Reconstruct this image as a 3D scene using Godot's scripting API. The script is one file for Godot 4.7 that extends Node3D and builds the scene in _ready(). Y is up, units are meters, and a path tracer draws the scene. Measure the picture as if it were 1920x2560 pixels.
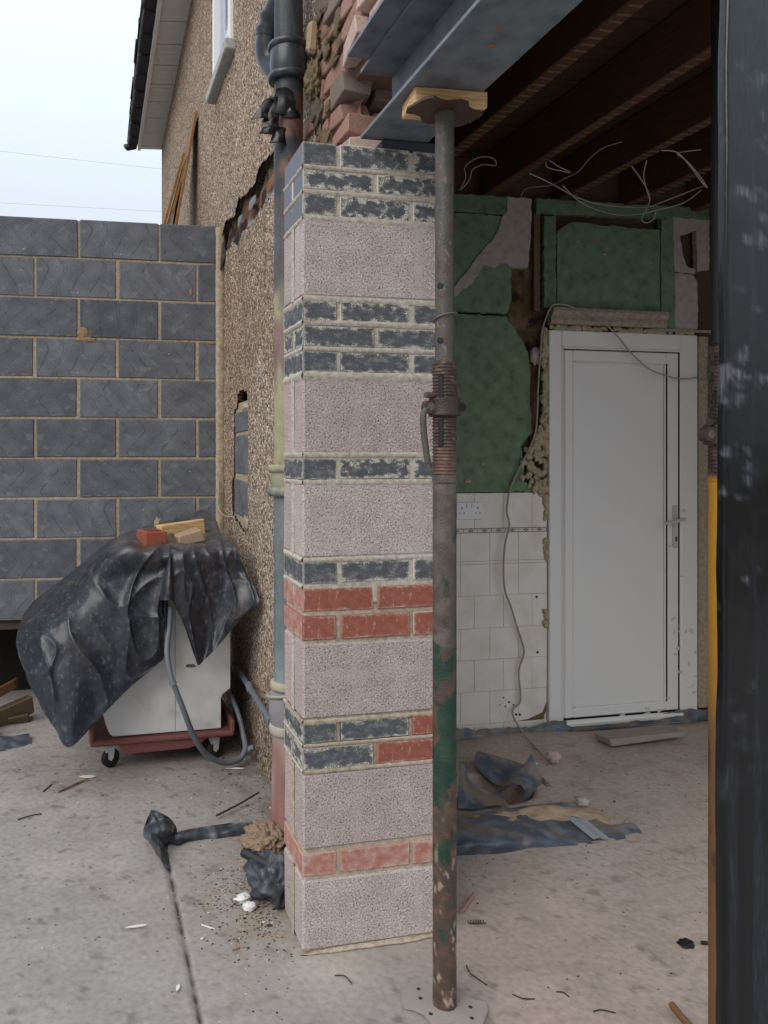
extends Node3D
# The place in metres: x along the front of the brick pier, -z along the side wall of the house, y up from the slab.

var M := {}
var noise := FastNoiseLite.new()
var fine := FastNoiseLite.new()
var rng := RandomNumberGenerator.new()
var used := {}

const SHEET_LEFT := [
	[Vector3(-0.254, 0.696, -4.099), Vector3(-0.144, 0.776, -4.126), Vector3(-0.022, 0.867, -4.151), Vector3(0.133, 0.988, -4.168), Vector3(0.278, 1.038, -4.239), Vector3(0.461, 1.089, -4.199)],
	[Vector3(-0.276, 0.680, -4.002), Vector3(-0.170, 0.757, -3.927), Vector3(-0.052, 0.866, -3.799), Vector3(0.149, 1.025, -3.581), Vector3(0.273, 1.019, -3.564), Vector3(0.377, 1.010, -3.541)],
	[Vector3(-0.302, 0.643, -3.854), Vector3(-0.182, 0.707, -3.674), Vector3(-0.050, 0.779, -3.594), Vector3(0.110, 0.873, -3.559), Vector3(0.232, 0.896, -3.532), Vector3(0.354, 0.909, -3.526)],
	[Vector3(-0.309, 0.572, -3.702), Vector3(-0.190, 0.619, -3.543), Vector3(-0.056, 0.661, -3.493), Vector3(0.079, 0.712, -3.515), Vector3(0.215, 0.752, -3.515), Vector3(0.335, 0.748, -3.510)],
	[Vector3(-0.274, 0.504, -3.592), Vector3(-0.165, 0.536, -3.476), Vector3(-0.048, 0.566, -3.450), Vector3(0.085, 0.596, -3.482), Vector3(0.222, 0.609, -3.493), Vector3(0.358, 0.584, -3.504)],
	[Vector3(-0.240, 0.434, -3.533), Vector3(-0.148, 0.450, -3.431), Vector3(-0.040, 0.462, -3.418), Vector3(0.077, 0.480, -3.464), Vector3(0.206, 0.493, -3.487), Vector3(0.345, 0.532, -3.497)],
	[Vector3(-0.178, 0.325, -3.458), Vector3(-0.132, 0.287, -3.387), Vector3(-0.067, 0.214, -3.342), Vector3(0.047, 0.292, -3.419), Vector3(0.183, 0.403, -3.471), Vector3(0.337, 0.515, -3.499)]]
const SHEET_RIGHT := [
	[Vector3(0.461, 1.089, -4.199), Vector3(0.556, 1.100, -4.280), Vector3(0.615, 1.128, -4.288), Vector3(0.659, 1.115, -4.258), Vector3(0.694, 1.070, -4.148)],
	[Vector3(0.415, 1.052, -3.901), Vector3(0.502, 1.034, -3.934), Vector3(0.578, 1.043, -3.968), Vector3(0.638, 1.054, -3.976), Vector3(0.674, 1.043, -3.947)],
	[Vector3(0.377, 1.010, -3.541), Vector3(0.450, 1.003, -3.525), Vector3(0.524, 1.006, -3.540), Vector3(0.599, 1.011, -3.554), Vector3(0.667, 1.013, -3.549)],
	[Vector3(0.370, 0.916, -3.471), Vector3(0.451, 0.897, -3.474), Vector3(0.541, 0.899, -3.495), Vector3(0.632, 0.893, -3.516), Vector3(0.720, 0.892, -3.507)],
	[Vector3(0.380, 0.786, -3.459), Vector3(0.456, 0.777, -3.452), Vector3(0.558, 0.772, -3.502), Vector3(0.656, 0.774, -3.470), Vector3(0.759, 0.773, -3.407)],
	[Vector3(0.428, 0.677, -3.459), Vector3(0.469, 0.651, -3.460), Vector3(0.541, 0.624, -3.495), Vector3(0.608, 0.650, -3.470), Vector3(0.698, 0.703, -3.461)],
	[Vector3(0.485, 0.497, -3.466), Vector3(0.495, 0.492, -3.464), Vector3(0.523, 0.512, -3.479), Vector3(0.567, 0.561, -3.459), Vector3(0.637, 0.632, -3.474)]]
const SHEET_FOLD := [
	[Vector3(0.376, 1.008, -3.552), Vector3(0.376, 1.012, -3.531), Vector3(0.380, 1.010, -3.535), Vector3(0.387, 1.005, -3.549)],
	[Vector3(0.352, 0.932, -3.526), Vector3(0.353, 0.941, -3.465), Vector3(0.367, 0.938, -3.451), Vector3(0.383, 0.929, -3.489)],
	[Vector3(0.336, 0.855, -3.520), Vector3(0.339, 0.865, -3.437), Vector3(0.364, 0.866, -3.421), Vector3(0.385, 0.853, -3.478)],
	[Vector3(0.320, 0.773, -3.523), Vector3(0.327, 0.795, -3.429), Vector3(0.363, 0.797, -3.411), Vector3(0.384, 0.778, -3.468)]]
const HOSE := [Vector3(0.376, 0.742, -3.531), Vector3(0.367, 0.650, -3.523), Vector3(0.351, 0.555, -3.465), Vector3(0.365, 0.456, -3.431), Vector3(0.383, 0.406, -3.417), Vector3(0.420, 0.307, -3.409), Vector3(0.460, 0.201, -3.421), Vector3(0.518, 0.101, -3.449), Vector3(0.601, 0.043, -3.472), Vector3(0.677, 0.039, -3.496), Vector3(0.718, 0.072, -3.528), Vector3(0.722, 0.114, -3.589), Vector3(0.708, 0.200, -3.653), Vector3(0.682, 0.271, -3.700)]
const WASTE := [Vector3(0.742, 0.358, -3.830), Vector3(0.739, 0.356, -3.523), Vector3(0.741, 0.336, -3.114)]
const CABLE_A := [Vector3(1.592, 2.585, -3.132), Vector3(1.617, 2.641, -3.126), Vector3(1.603, 2.676, -3.109), Vector3(1.631, 2.703, -3.082), Vector3(1.676, 2.712, -3.062), Vector3(1.713, 2.699, -3.054), Vector3(1.723, 2.677, -3.062), Vector3(1.678, 2.685, -3.082), Vector3(1.637, 2.668, -3.102), Vector3(1.634, 2.632, -3.123), Vector3(1.609, 2.596, -3.149)]
const CABLE_B := [Vector3(1.831, 2.623, -2.977), Vector3(1.979, 2.615, -3.047), Vector3(2.141, 2.592, -3.114), Vector3(2.258, 2.563, -3.109), Vector3(2.375, 2.543, -3.063), Vector3(2.427, 2.527, -3.000), Vector3(2.476, 2.542, -2.938), Vector3(2.555, 2.572, -2.870), Vector3(2.562, 2.571, -2.817)]
const CABLE_C := [Vector3(2.059, 2.624, -3.081), Vector3(2.150, 2.579, -3.112), Vector3(2.241, 2.541, -3.113), Vector3(2.332, 2.508, -3.072), Vector3(2.392, 2.497, -3.008), Vector3(2.448, 2.505, -2.965), Vector3(2.543, 2.529, -2.924), Vector3(2.557, 2.557, -2.839)]
const CABLE_D := [Vector3(2.234, 2.640, -2.684), Vector3(2.310, 2.640, -2.688), Vector3(2.425, 2.610, -2.745), Vector3(2.503, 2.571, -2.779), Vector3(2.552, 2.555, -2.799), Vector3(2.472, 2.585, -2.755), Vector3(2.394, 2.627, -2.731), Vector3(2.333, 2.647, -2.714), Vector3(2.349, 2.645, -2.680), Vector3(2.388, 2.644, -2.651)]
const CABLE_E := [Vector3(2.256, 2.651, -2.884), Vector3(2.375, 2.615, -2.961), Vector3(2.435, 2.571, -2.998), Vector3(2.441, 2.534, -3.018), Vector3(2.422, 2.484, -3.032), Vector3(2.443, 2.466, -3.027), Vector3(2.466, 2.481, -3.012), Vector3(2.461, 2.505, -2.993)]
const CABLE_F := [Vector3(2.317, 2.676, -2.871), Vector3(2.361, 2.634, -2.943), Vector3(2.435, 2.562, -2.998)]
const CABLE_G := [Vector3(1.907, 2.592, -3.165), Vector3(1.906, 2.610, -3.114), Vector3(1.979, 2.606, -3.047), Vector3(2.000, 2.614, -2.991), Vector3(2.035, 2.630, -2.933), Vector3(2.053, 2.669, -2.878), Vector3(2.076, 2.691, -2.821), Vector3(2.114, 2.695, -2.762)]
const CABLE_H := [Vector3(1.900, 2.668, -2.962), Vector3(1.926, 2.658, -2.987), Vector3(1.989, 2.656, -3.004), Vector3(2.063, 2.662, -3.029), Vector3(1.989, 2.673, -3.004), Vector3(1.917, 2.676, -2.958)]
const APRON := [
	[Vector3(1.404, 0.012, -2.871), Vector3(1.508, 0.020, -2.824), Vector3(1.641, 0.020, -2.828), Vector3(1.746, 0.018, -2.837), Vector3(1.875, 0.012, -2.850), Vector3(1.978, 0.008, -2.830)],
	[Vector3(1.346, 0.030, -2.754), Vector3(1.447, 0.035, -2.708), Vector3(1.571, 0.030, -2.730), Vector3(1.685, 0.025, -2.728), Vector3(1.809, 0.018, -2.730), Vector3(1.948, 0.010, -2.730)],
	[Vector3(1.280, 0.050, -2.618), Vector3(1.375, 0.055, -2.575), Vector3(1.487, 0.050, -2.584), Vector3(1.618, 0.040, -2.600), Vector3(1.763, 0.022, -2.613), Vector3(1.957, 0.012, -2.634)],
	[Vector3(1.250, 0.040, -2.556), Vector3(1.354, 0.045, -2.534), Vector3(1.447, 0.040, -2.535), Vector3(1.592, 0.030, -2.557), Vector3(1.741, 0.020, -2.580), Vector3(2.061, 0.012, -2.624)],
	[Vector3(1.255, 0.000, -2.566), Vector3(1.366, 0.000, -2.558), Vector3(1.442, 0.000, -2.547), Vector3(1.602, 0.000, -2.555), Vector3(1.795, 0.000, -2.541), Vector3(2.047, 0.000, -2.549)]]
const FLAP_BACK := [
	[Vector3(1.772, 0.059, -3.318), Vector3(1.843, 0.045, -3.282), Vector3(1.913, 0.029, -3.246), Vector3(1.950, 0.020, -3.207)],
	[Vector3(1.728, 0.041, -3.256), Vector3(1.789, 0.019, -3.212), Vector3(1.844, 0.013, -3.179), Vector3(1.892, 0.021, -3.148)],
	[Vector3(1.713, 0.033, -3.208), Vector3(1.734, 0.000, -3.152), Vector3(1.777, -0.020, -3.112), Vector3(1.841, 0.006, -3.098)]]
const FLAP_ARCH := [
	[Vector3(1.925, 0.110, -3.110), Vector3(1.924, 0.085, -3.080), Vector3(1.928, 0.054, -3.058), Vector3(1.944, 0.015, -3.055), Vector3(1.941, -0.077, -3.055)],
	[Vector3(1.855, 0.067, -3.074), Vector3(1.848, 0.052, -3.015), Vector3(1.879, 0.020, -3.008), Vector3(1.906, -0.014, -3.022), Vector3(1.917, -0.061, -3.040)],
	[Vector3(1.751, 0.043, -2.995), Vector3(1.784, 0.061, -2.967), Vector3(1.814, 0.033, -2.960), Vector3(1.814, 0.002, -2.960), Vector3(1.802, -0.027, -2.963)],
	[Vector3(1.646, 0.030, -2.967), Vector3(1.695, 0.050, -2.946), Vector3(1.749, 0.071, -2.944), Vector3(1.784, 0.056, -2.957), Vector3(1.816, 0.031, -2.980)]]
const FLAP_FRONT := [
	[Vector3(1.565, 0.112, -3.087), Vector3(1.610, 0.088, -3.107), Vector3(1.607, 0.044, -3.088), Vector3(1.615, 0.031, -3.024), Vector3(1.657, 0.026, -2.974), Vector3(1.695, 0.044, -2.946)],
	[Vector3(1.501, 0.077, -2.968), Vector3(1.525, 0.058, -2.962), Vector3(1.536, 0.036, -2.939), Vector3(1.578, 0.030, -2.930), Vector3(1.626, 0.024, -2.920), Vector3(1.668, 0.036, -2.910)],
	[Vector3(1.454, 0.017, -2.875), Vector3(1.486, 0.017, -2.868), Vector3(1.521, 0.011, -2.861), Vector3(1.579, 0.022, -2.858), Vector3(1.625, 0.020, -2.858), Vector3(1.666, 0.014, -2.849)]]
const FLAP_SIDE := [
	[Vector3(1.953, 0.019, -3.073), Vector3(1.957, 0.015, -3.052), Vector3(1.965, 0.003, -3.030), Vector3(1.969, -0.024, -2.988)],
	[Vector3(1.930, -0.029, -3.037), Vector3(1.923, -0.012, -2.998), Vector3(1.930, -0.016, -2.976), Vector3(1.946, -0.026, -2.952)],
	[Vector3(1.862, -0.020, -2.970), Vector3(1.864, -0.018, -2.929), Vector3(1.889, -0.010, -2.913), Vector3(1.910, -0.009, -2.898)]]
const STRIP := [
	[Vector3(0.661, 0.020, -2.921), Vector3(0.598, 0.030, -2.911), Vector3(0.545, 0.028, -2.927), Vector3(0.482, 0.030, -2.916), Vector3(0.427, 0.028, -2.917), Vector3(0.364, 0.030, -2.903), Vector3(0.336, 0.020, -2.914), Vector3(0.321, 0.020, -2.946)],
	[Vector3(0.650, 0.022, -2.870), Vector3(0.592, 0.020, -2.882), Vector3(0.535, 0.024, -2.876), Vector3(0.477, 0.018, -2.887), Vector3(0.423, 0.020, -2.885), Vector3(0.359, 0.026, -2.863), Vector3(0.328, 0.030, -2.847), Vector3(0.311, 0.020, -2.891)],
	[Vector3(0.649, 0.000, -2.866), Vector3(0.590, 0.000, -2.872), Vector3(0.535, 0.000, -2.874), Vector3(0.475, 0.000, -2.873), Vector3(0.421, 0.000, -2.877), Vector3(0.360, 0.000, -2.870), Vector3(0.337, 0.000, -2.848), Vector3(0.295, 0.000, -2.871)]]
const CURL := [
	[Vector3(0.241, 0.100, -2.947), Vector3(0.273, 0.110, -2.889), Vector3(0.309, 0.070, -2.917), Vector3(0.330, 0.030, -2.942)],
	[Vector3(0.218, 0.090, -2.885), Vector3(0.256, 0.075, -2.880), Vector3(0.290, 0.085, -2.822), Vector3(0.334, 0.020, -2.914)],
	[Vector3(0.207, 0.050, -2.892), Vector3(0.230, 0.085, -2.772), Vector3(0.269, 0.045, -2.829), Vector3(0.311, 0.030, -2.851)],
	[Vector3(0.216, 0.020, -2.902), Vector3(0.236, 0.070, -2.740), Vector3(0.263, 0.050, -2.766), Vector3(0.295, 0.000, -2.871)],
	[Vector3(0.247, 0.000, -2.819), Vector3(0.254, 0.050, -2.708), Vector3(0.274, 0.030, -2.744), Vector3(0.289, 0.000, -2.792)],
	[Vector3(0.276, 0.000, -2.699), Vector3(0.275, 0.020, -2.665), Vector3(0.279, 0.010, -2.679), Vector3(0.282, 0.000, -2.678)]]
const BRANCH := [Vector3(0.714, 3.098, -2.649), Vector3(0.682, 3.044, -2.696), Vector3(0.660, 2.988, -2.742), Vector3(0.650, 2.919, -2.765), Vector3(0.664, 2.861, -2.762), Vector3(0.687, 2.807, -2.716), Vector3(0.712, 2.778, -2.669)]

# ---------------------------------------------------------------- mesh builder
class MB:
	var v := PackedVector3Array()
	var n := PackedVector3Array()
	var u := PackedVector2Array()
	var c := PackedColorArray()
	var i := PackedInt32Array()
	var col := Color.WHITE

	func quad(a: Vector3, b: Vector3, d: Vector3, e: Vector3, r := Rect2(0, 0, 1, 1)) -> void:  # corners anticlockwise seen from outside
		var k := v.size()
		var nn := (b - a).cross(e - a)
		if nn.length_squared() < 1e-16:
			nn = (d - b).cross(e - b)
		nn = nn.normalized()
		v.append_array([a, b, d, e])
		n.append_array([nn, nn, nn, nn])
		u.append_array([Vector2(r.position.x, r.end.y), r.end, Vector2(r.end.x, r.position.y), r.position])
		c.append_array([col, col, col, col])
		i.append_array([k, k + 2, k + 1, k, k + 3, k + 2])

	func quad_out(a: Vector3, b: Vector3, d: Vector3, e: Vector3, mid: Vector3) -> void:
		if (b - a).cross(e - a).dot((a + b + d + e) * 0.25 - mid) < 0.0:
			quad(e, d, b, a)
		else:
			quad(a, b, d, e)

	func tri_out(a: Vector3, b: Vector3, d: Vector3, mid: Vector3) -> void:
		var nn := (b - a).cross(d - a).normalized()
		var k := v.size()
		if nn.dot((a + b + d) / 3.0 - mid) < 0.0:
			nn = -nn
			v.append_array([a, d, b])
		else:
			v.append_array([a, b, d])
		n.append_array([nn, nn, nn])
		u.append_array([Vector2.ZERO, Vector2.ZERO, Vector2.ZERO])
		c.append_array([col, col, col])
		i.append_array([k, k + 2, k + 1])

	func box(t: Transform3D, s: Vector3, bev := 0.002, jit := 0.0, rng: RandomNumberGenerator = null, rz := Rect2(0, 0, 1, 1), rx := Rect2(0, 0, 1, 1)) -> void:
		var h := s * 0.5
		bev = minf(bev, minf(h.x, minf(h.y, h.z)) * 0.8)
		var mid := t.origin
		var p := []
		for k in 8:
			var g := Vector3(1 if k & 1 else -1, 1 if k & 2 else -1, 1 if k & 4 else -1)
			var w := g * h
			if jit > 0.0:
				w += Vector3(rng.randf_range(-jit, jit), rng.randf_range(-jit, jit), rng.randf_range(-jit, jit))
			p.append([t * (w - Vector3(0, g.y, g.z) * bev), t * (w - Vector3(g.x, 0, g.z) * bev), t * (w - Vector3(g.x, g.y, 0) * bev)])
		var quads := [[4, 5, 7, 6, 2], [1, 0, 2, 3, 2], [5, 1, 3, 7, 0], [0, 4, 6, 2, 0], [6, 7, 3, 2, 1], [0, 1, 5, 4, 1]]
		for q in quads:
			quad(p[q[0]][q[4]], p[q[1]][q[4]], p[q[2]][q[4]], p[q[3]][q[4]], rz if q[4] == 2 else rx)
		for e in [[0, 1, 1, 2], [2, 3, 1, 2], [4, 5, 1, 2], [6, 7, 1, 2], [0, 2, 0, 2], [1, 3, 0, 2], [4, 6, 0, 2], [5, 7, 0, 2], [0, 4, 0, 1], [1, 5, 0, 1], [2, 6, 0, 1], [3, 7, 0, 1]]:
			var keep := u.size()
			quad_out(p[e[0]][e[2]], p[e[1]][e[2]], p[e[1]][e[3]], p[e[0]][e[3]], mid)
			for k in range(keep, u.size()):
				u[k] = rz.position + rz.size * 0.02
		for k in 8:
			tri_out(p[k][0], p[k][1], p[k][2], mid)
			for j in range(u.size() - 3, u.size()):
				u[j] = rz.position + rz.size * 0.02

	func grid(nu: int, nv: int, at: Callable, tint = null, flip := false, skip = null) -> void:  # at(s, t) -> point; normals smooth
		var k0 := v.size()
		var pts := PackedVector3Array()
		for b in nv + 1:
			for a in nu + 1:
				pts.append(at.call(float(a) / nu, float(b) / nv))
		var nn := PackedVector3Array()
		nn.resize(pts.size())
		var w := nu + 1
		for b in nv:
			for a in nu:
				if skip != null and skip.call(float(a) / nu, float(b) / nv):
					continue
				var q := b * w + a
				var f := (pts[q + 1] - pts[q + w]).cross(pts[q + w + 1] - pts[q])
				if flip:
					f = -f
				nn[q] += f
				nn[q + 1] += f
				nn[q + w] += f
				nn[q + w + 1] += f
				if flip:
					i.append_array([k0 + q, k0 + q + 1, k0 + q + w + 1, k0 + q, k0 + q + w + 1, k0 + q + w])
				else:
					i.append_array([k0 + q, k0 + q + w + 1, k0 + q + 1, k0 + q, k0 + q + w, k0 + q + w + 1])
		for q in pts.size():
			v.append(pts[q])
			n.append(nn[q].normalized() if nn[q].length_squared() > 0.0 else Vector3.UP)
			u.append(Vector2(float(q % w) / nu, float(q / w) / nv))
			c.append(tint.call(pts[q]) if tint != null else col)

	func sweep(path: Array, radius, sides := 8, cap := true, tint = null) -> void:  # a tube along points; radius a number or an array
		var m := path.size()
		var k0 := v.size()
		var dir := (path[1] - path[0] as Vector3).normalized()
		var side := dir.cross(Vector3.UP if absf(dir.y) < 0.9 else Vector3.RIGHT).normalized()
		for k in m:
			var d: Vector3 = (path[mini(k + 1, m - 1)] - path[maxi(k - 1, 0)]).normalized()
			side = (side - d * side.dot(d)).normalized()
			var up := d.cross(side)
			var r: float = radius[k] if radius is Array else radius
			for q in sides + 1:
				var a := TAU * q / sides
				var o := side * cos(a) + up * sin(a)
				var p: Vector3 = path[k] + o * r
				v.append(p)
				n.append(o)
				u.append(Vector2(float(q) / sides, float(k) / (m - 1)))
				c.append(tint.call(p) if tint != null else col)
		var w := sides + 1
		for k in m - 1:
			for q in sides:
				var a := k0 + k * w + q
				i.append_array([a, a + w + 1, a + 1, a, a + w, a + w + 1])
		if cap:
			for e in 2:
				var k := 0 if e == 0 else m - 1
				var d: Vector3 = (path[0] - path[1]).normalized() if e == 0 else (path[m - 1] - path[m - 2]).normalized()
				var at := v.size()
				v.append(path[k]); n.append(d); u.append(Vector2.ZERO); c.append(c[k0 + k * w])
				for q in sides + 1:
					v.append(v[k0 + k * w + q]); n.append(d); u.append(Vector2.ZERO); c.append(c[k0 + k * w + q])
				for q in sides:
					if e == 0:
						i.append_array([at, at + 1 + q, at + 2 + q])
					else:
						i.append_array([at, at + 2 + q, at + 1 + q])

	func lathe(o: Vector3, prof: Array, sides := 24, tint = null, wob = null) -> void:  # prof: [radius, height] from the bottom up
		var w := sides + 1
		var m := prof.size()
		var k0 := v.size()
		for k in m:
			var a: Vector2 = prof[maxi(k - 1, 0)]
			var b: Vector2 = prof[mini(k + 1, m - 1)]
			var sl := Vector2(b.y - a.y, a.x - b.x).normalized()
			for q in sides + 1:
				var th := TAU * q / sides
				var d := Vector3(cos(th), 0, sin(th))
				var r: float = prof[k].x
				if wob != null:
					r += wob.call(d, prof[k].y)
				var p := o + d * r + Vector3(0, prof[k].y, 0)
				v.append(p)
				n.append((d * sl.x + Vector3(0, sl.y, 0)).normalized())
				u.append(Vector2(float(q) / sides, float(k) / (m - 1)))
				c.append(tint.call(p) if tint != null else col)
		for k in m - 1:
			for q in sides:
				var a := k0 + k * w + q
				i.append_array([a, a + 1, a + w + 1, a, a + w + 1, a + w])

	func prism(poly: PackedVector2Array, t: Transform3D, depth: float) -> void:  # outline in x and y of t, its face towards +z, reaching back to -depth
		if Geometry2D.is_polygon_clockwise(poly):
			poly.reverse()
		var tris := Geometry2D.triangulate_polygon(poly)
		var m := poly.size()
		for f in 2:
			var k := v.size()
			var nn := (t.basis.z if f == 0 else -t.basis.z).normalized()
			for p in poly:
				v.append(t * Vector3(p.x, p.y, 0.0 if f == 0 else -depth)); n.append(nn); u.append(p); c.append(col)
			for q in range(0, tris.size(), 3):
				var a := poly[tris[q]]
				var ccw := (poly[tris[q + 1]] - a).cross(poly[tris[q + 2]] - a) > 0.0
				if ccw == (f == 0):
					i.append_array([k + tris[q], k + tris[q + 2], k + tris[q + 1]])
				else:
					i.append_array([k + tris[q], k + tris[q + 1], k + tris[q + 2]])
		for q in m:
			var a := poly[q]
			var b := poly[(q + 1) % m]
			quad(t * Vector3(a.x, a.y, -depth), t * Vector3(b.x, b.y, -depth), t * Vector3(b.x, b.y, 0), t * Vector3(a.x, a.y, 0))

	func done() -> ArrayMesh:
		var arr := []
		arr.resize(Mesh.ARRAY_MAX)
		arr[Mesh.ARRAY_VERTEX] = v
		arr[Mesh.ARRAY_NORMAL] = n
		arr[Mesh.ARRAY_TEX_UV] = u
		arr[Mesh.ARRAY_COLOR] = c
		arr[Mesh.ARRAY_INDEX] = i
		var m := ArrayMesh.new()
		m.add_surface_from_arrays(Mesh.PRIMITIVE_TRIANGLES, arr)
		return m


# ---------------------------------------------------------------- scene helpers
func numbered(called: String) -> String:
	var k: int = used.get(called, 0)
	used[called] = k + 1
	return called if k == 0 else "%s_%03d" % [called, k]


func at(x: float, y: float, z: float, turn := 0.0, roll := 0.0, pitch := 0.0) -> Transform3D:
	return Transform3D(Basis.from_euler(Vector3(pitch, turn, roll)), Vector3(x, y, z))


func obj(called: String, mesh, m: Material, parent: Node = self) -> MeshInstance3D:
	var o := MeshInstance3D.new()
	o.name = numbered(called) if parent == self else called
	o.mesh = mesh.done() if mesh is MB else mesh
	o.material_override = m
	parent.add_child(o, true)
	return o


func tag(o: Node, label: String, category: String, group := "") -> Node:
	o.set_meta("label", label)
	o.set_meta("category", category)
	if group:
		o.set_meta("group", group)
	return o


func thing(called: String, label: String, category: String, group := "", where := Transform3D()) -> Node3D:
	var o := Node3D.new()
	o.name = numbered(called)
	o.transform = where
	add_child(o, true)
	tag(o, label, category, group)
	return o


func struct(called: String, mesh, m: Material) -> MeshInstance3D:
	var o := obj(called, mesh, m)
	o.set_meta("kind", "structure")
	return o


func boxm(size: Vector3, bev := 0.003, t := Transform3D()) -> MB:
	var b := MB.new()
	b.box(t, size, bev)
	return b


func span(x0: float, x1: float, y0: float, y1: float, z0: float, z1: float, bev := 0.003) -> MB:
	return boxm(Vector3(x1 - x0, y1 - y0, absf(z1 - z0)), bev, at((x0 + x1) * 0.5, (y0 + y1) * 0.5, (z0 + z1) * 0.5))


func hex(s: String) -> Color:  # an sRGB colour as the linear value that vertex colours hold
	return Color(s).srgb_to_linear()


func nz(p: Vector3, f: float) -> float:
	return noise.get_noise_3dv(p * f)


func smooth(a: float, b: float, x: float) -> float:
	return smoothstep(a, b, x)


func curve(pts: Array, sub := 6) -> Array:
	var out := []
	var m := pts.size()
	for k in m - 1:
		var a: Vector3 = pts[maxi(k - 1, 0)]
		var b: Vector3 = pts[k]
		var c: Vector3 = pts[k + 1]
		var d: Vector3 = pts[mini(k + 2, m - 1)]
		for q in sub:
			out.append(b.cubic_interpolate(c, a, d, float(q) / sub))
	out.append(pts[m - 1])
	return out


func net_at(rows: Array, s: float, t: float) -> Vector3:  # a smooth surface through the points of a net
	var m := rows.size()
	var fy := clampf(t * (m - 1), 0, m - 1.001)
	var j := int(fy)
	var q := []
	for dj in [-1, 0, 1, 2]:
		var row: Array = rows[clampi(j + dj, 0, m - 1)]
		var w := row.size()
		var fx := clampf(s * (w - 1), 0, w - 1.001)
		var k := int(fx)
		var r0: Vector3 = row[k]
		q.append(r0.cubic_interpolate(row[k + 1], row[maxi(k - 1, 0)], row[mini(k + 2, w - 1)], fx - k))
	return (q[1] as Vector3).cubic_interpolate(q[2], q[0], q[3], fy - j)


func crease(p: Vector3, f: float) -> float:  # sharp folds, 0 to 1
	return 1.0 - absf(fine.get_noise_3dv(p * f)) * 2.2


func film(rows: Array, nu: int, nv: int, wrinkle: float, tint: Callable, f := 300.0, folds := 0.0) -> MB:  # a sheet with two sides 0.6 mm apart
	var b := MB.new()
	for side in 2:
		var off := Vector3(0, -0.0012, -0.0006) if side else Vector3.ZERO
		b.grid(nu, nv, func(s, t):
			var p := net_at(rows, s, t)
			var q := Vector3(0.3, 0.5, 0.8) * folds
			var k1 := absf(fine.get_noise_2d(s * 230.0 + 40.0 * sin(t * 3.0), t * 60.0))
			var k2 := absf(fine.get_noise_2d(s * 120.0 - t * 130.0 + 900.0, t * 170.0 + s * 110.0))
			p += q * (pow(maxf(0.0, 1.0 - k1 * 2.2), 2.2) * smoothstep(0.0, 0.35, t) + pow(maxf(0.0, 1.0 - k2 * 2.6), 2.2) * 0.8 - 0.4) * minf(1.0, 5.0 * minf(t, 1.0 - t) + 0.3)
			var e := minf(1.0, 12.0 * minf(minf(s, 1.0 - s), minf(t, 1.0 - t)) + 0.25)
			return p + off + Vector3(0.25, 0.75, 0.6) * wrinkle * e * (crease(p * Vector3(1, 0.45, 1), f) * 0.8 + crease(p * Vector3(1, 0.5, 1) + Vector3(3, 1, 2), f * 2.3) * 0.22 + crease(p + Vector3(1, 5, 2), f * 5.0) * 0.05 - 0.7), tint, side == 1)
	return b


func blob(o: Vector3, r: Vector3, rough: float, f: float, seed_ := 0.0, nu := 18, nv := 12, tint = null) -> MB:
	var b := MB.new()
	b.grid(nu, nv, func(s, t):
		var d := Vector3(cos(TAU * s) * sin(PI * t), cos(PI * t), sin(TAU * s) * sin(PI * t))
		return o + d * r * (1.0 + rough * nz(d + Vector3(seed_, 0, 0), f) * 2.0), tint)
	return b


func tex(type: int, freq: float, octaves: int, stops: Array, size := 512, seed_ := 1, kind := "", blend := 0.1) -> NoiseTexture2D:
	var f := FastNoiseLite.new()
	f.noise_type = type
	f.frequency = freq
	f.seed = seed_
	f.fractal_octaves = octaves
	f.fractal_type = FastNoiseLite.FRACTAL_NONE if octaves <= 1 else FastNoiseLite.FRACTAL_FBM
	f.cellular_jitter = 1.0
	if kind == "cell":
		f.cellular_return_type = FastNoiseLite.RETURN_CELL_VALUE
	elif kind == "dist":
		f.cellular_return_type = FastNoiseLite.RETURN_DISTANCE
	var t := NoiseTexture2D.new()
	t.width = size
	t.height = size
	t.seamless = true
	t.seamless_blend_skirt = blend
	t.noise = f
	if stops.size():
		var g := Gradient.new()
		var offs := PackedFloat32Array()
		var cols := PackedColorArray()
		for s in stops:
			offs.append(s[0])
			cols.append(Color(s[1]))
		g.offsets = offs
		g.colors = cols
		t.color_ramp = g
	return t


func mat(called: String, color: String, rough: float, t = null, period := Vector3.ONE, bump = null, depth := 0.1, vc := false) -> StandardMaterial3D:
	var m := StandardMaterial3D.new()
	m.resource_name = called
	m.albedo_color = Color(color)
	m.roughness = rough
	m.vertex_color_use_as_albedo = vc
	if t != null:
		m.albedo_texture = t
	if bump != null:
		m.heightmap_enabled = true
		m.heightmap_texture = bump
		m.heightmap_scale = depth
	if period != Vector3.ZERO:
		m.uv1_triplanar = true
		m.uv1_world_triplanar = true
		m.uv1_triplanar_sharpness = 8.0
		m.uv1_scale = Vector3.ONE / period
	M[called] = m
	return m


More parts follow.
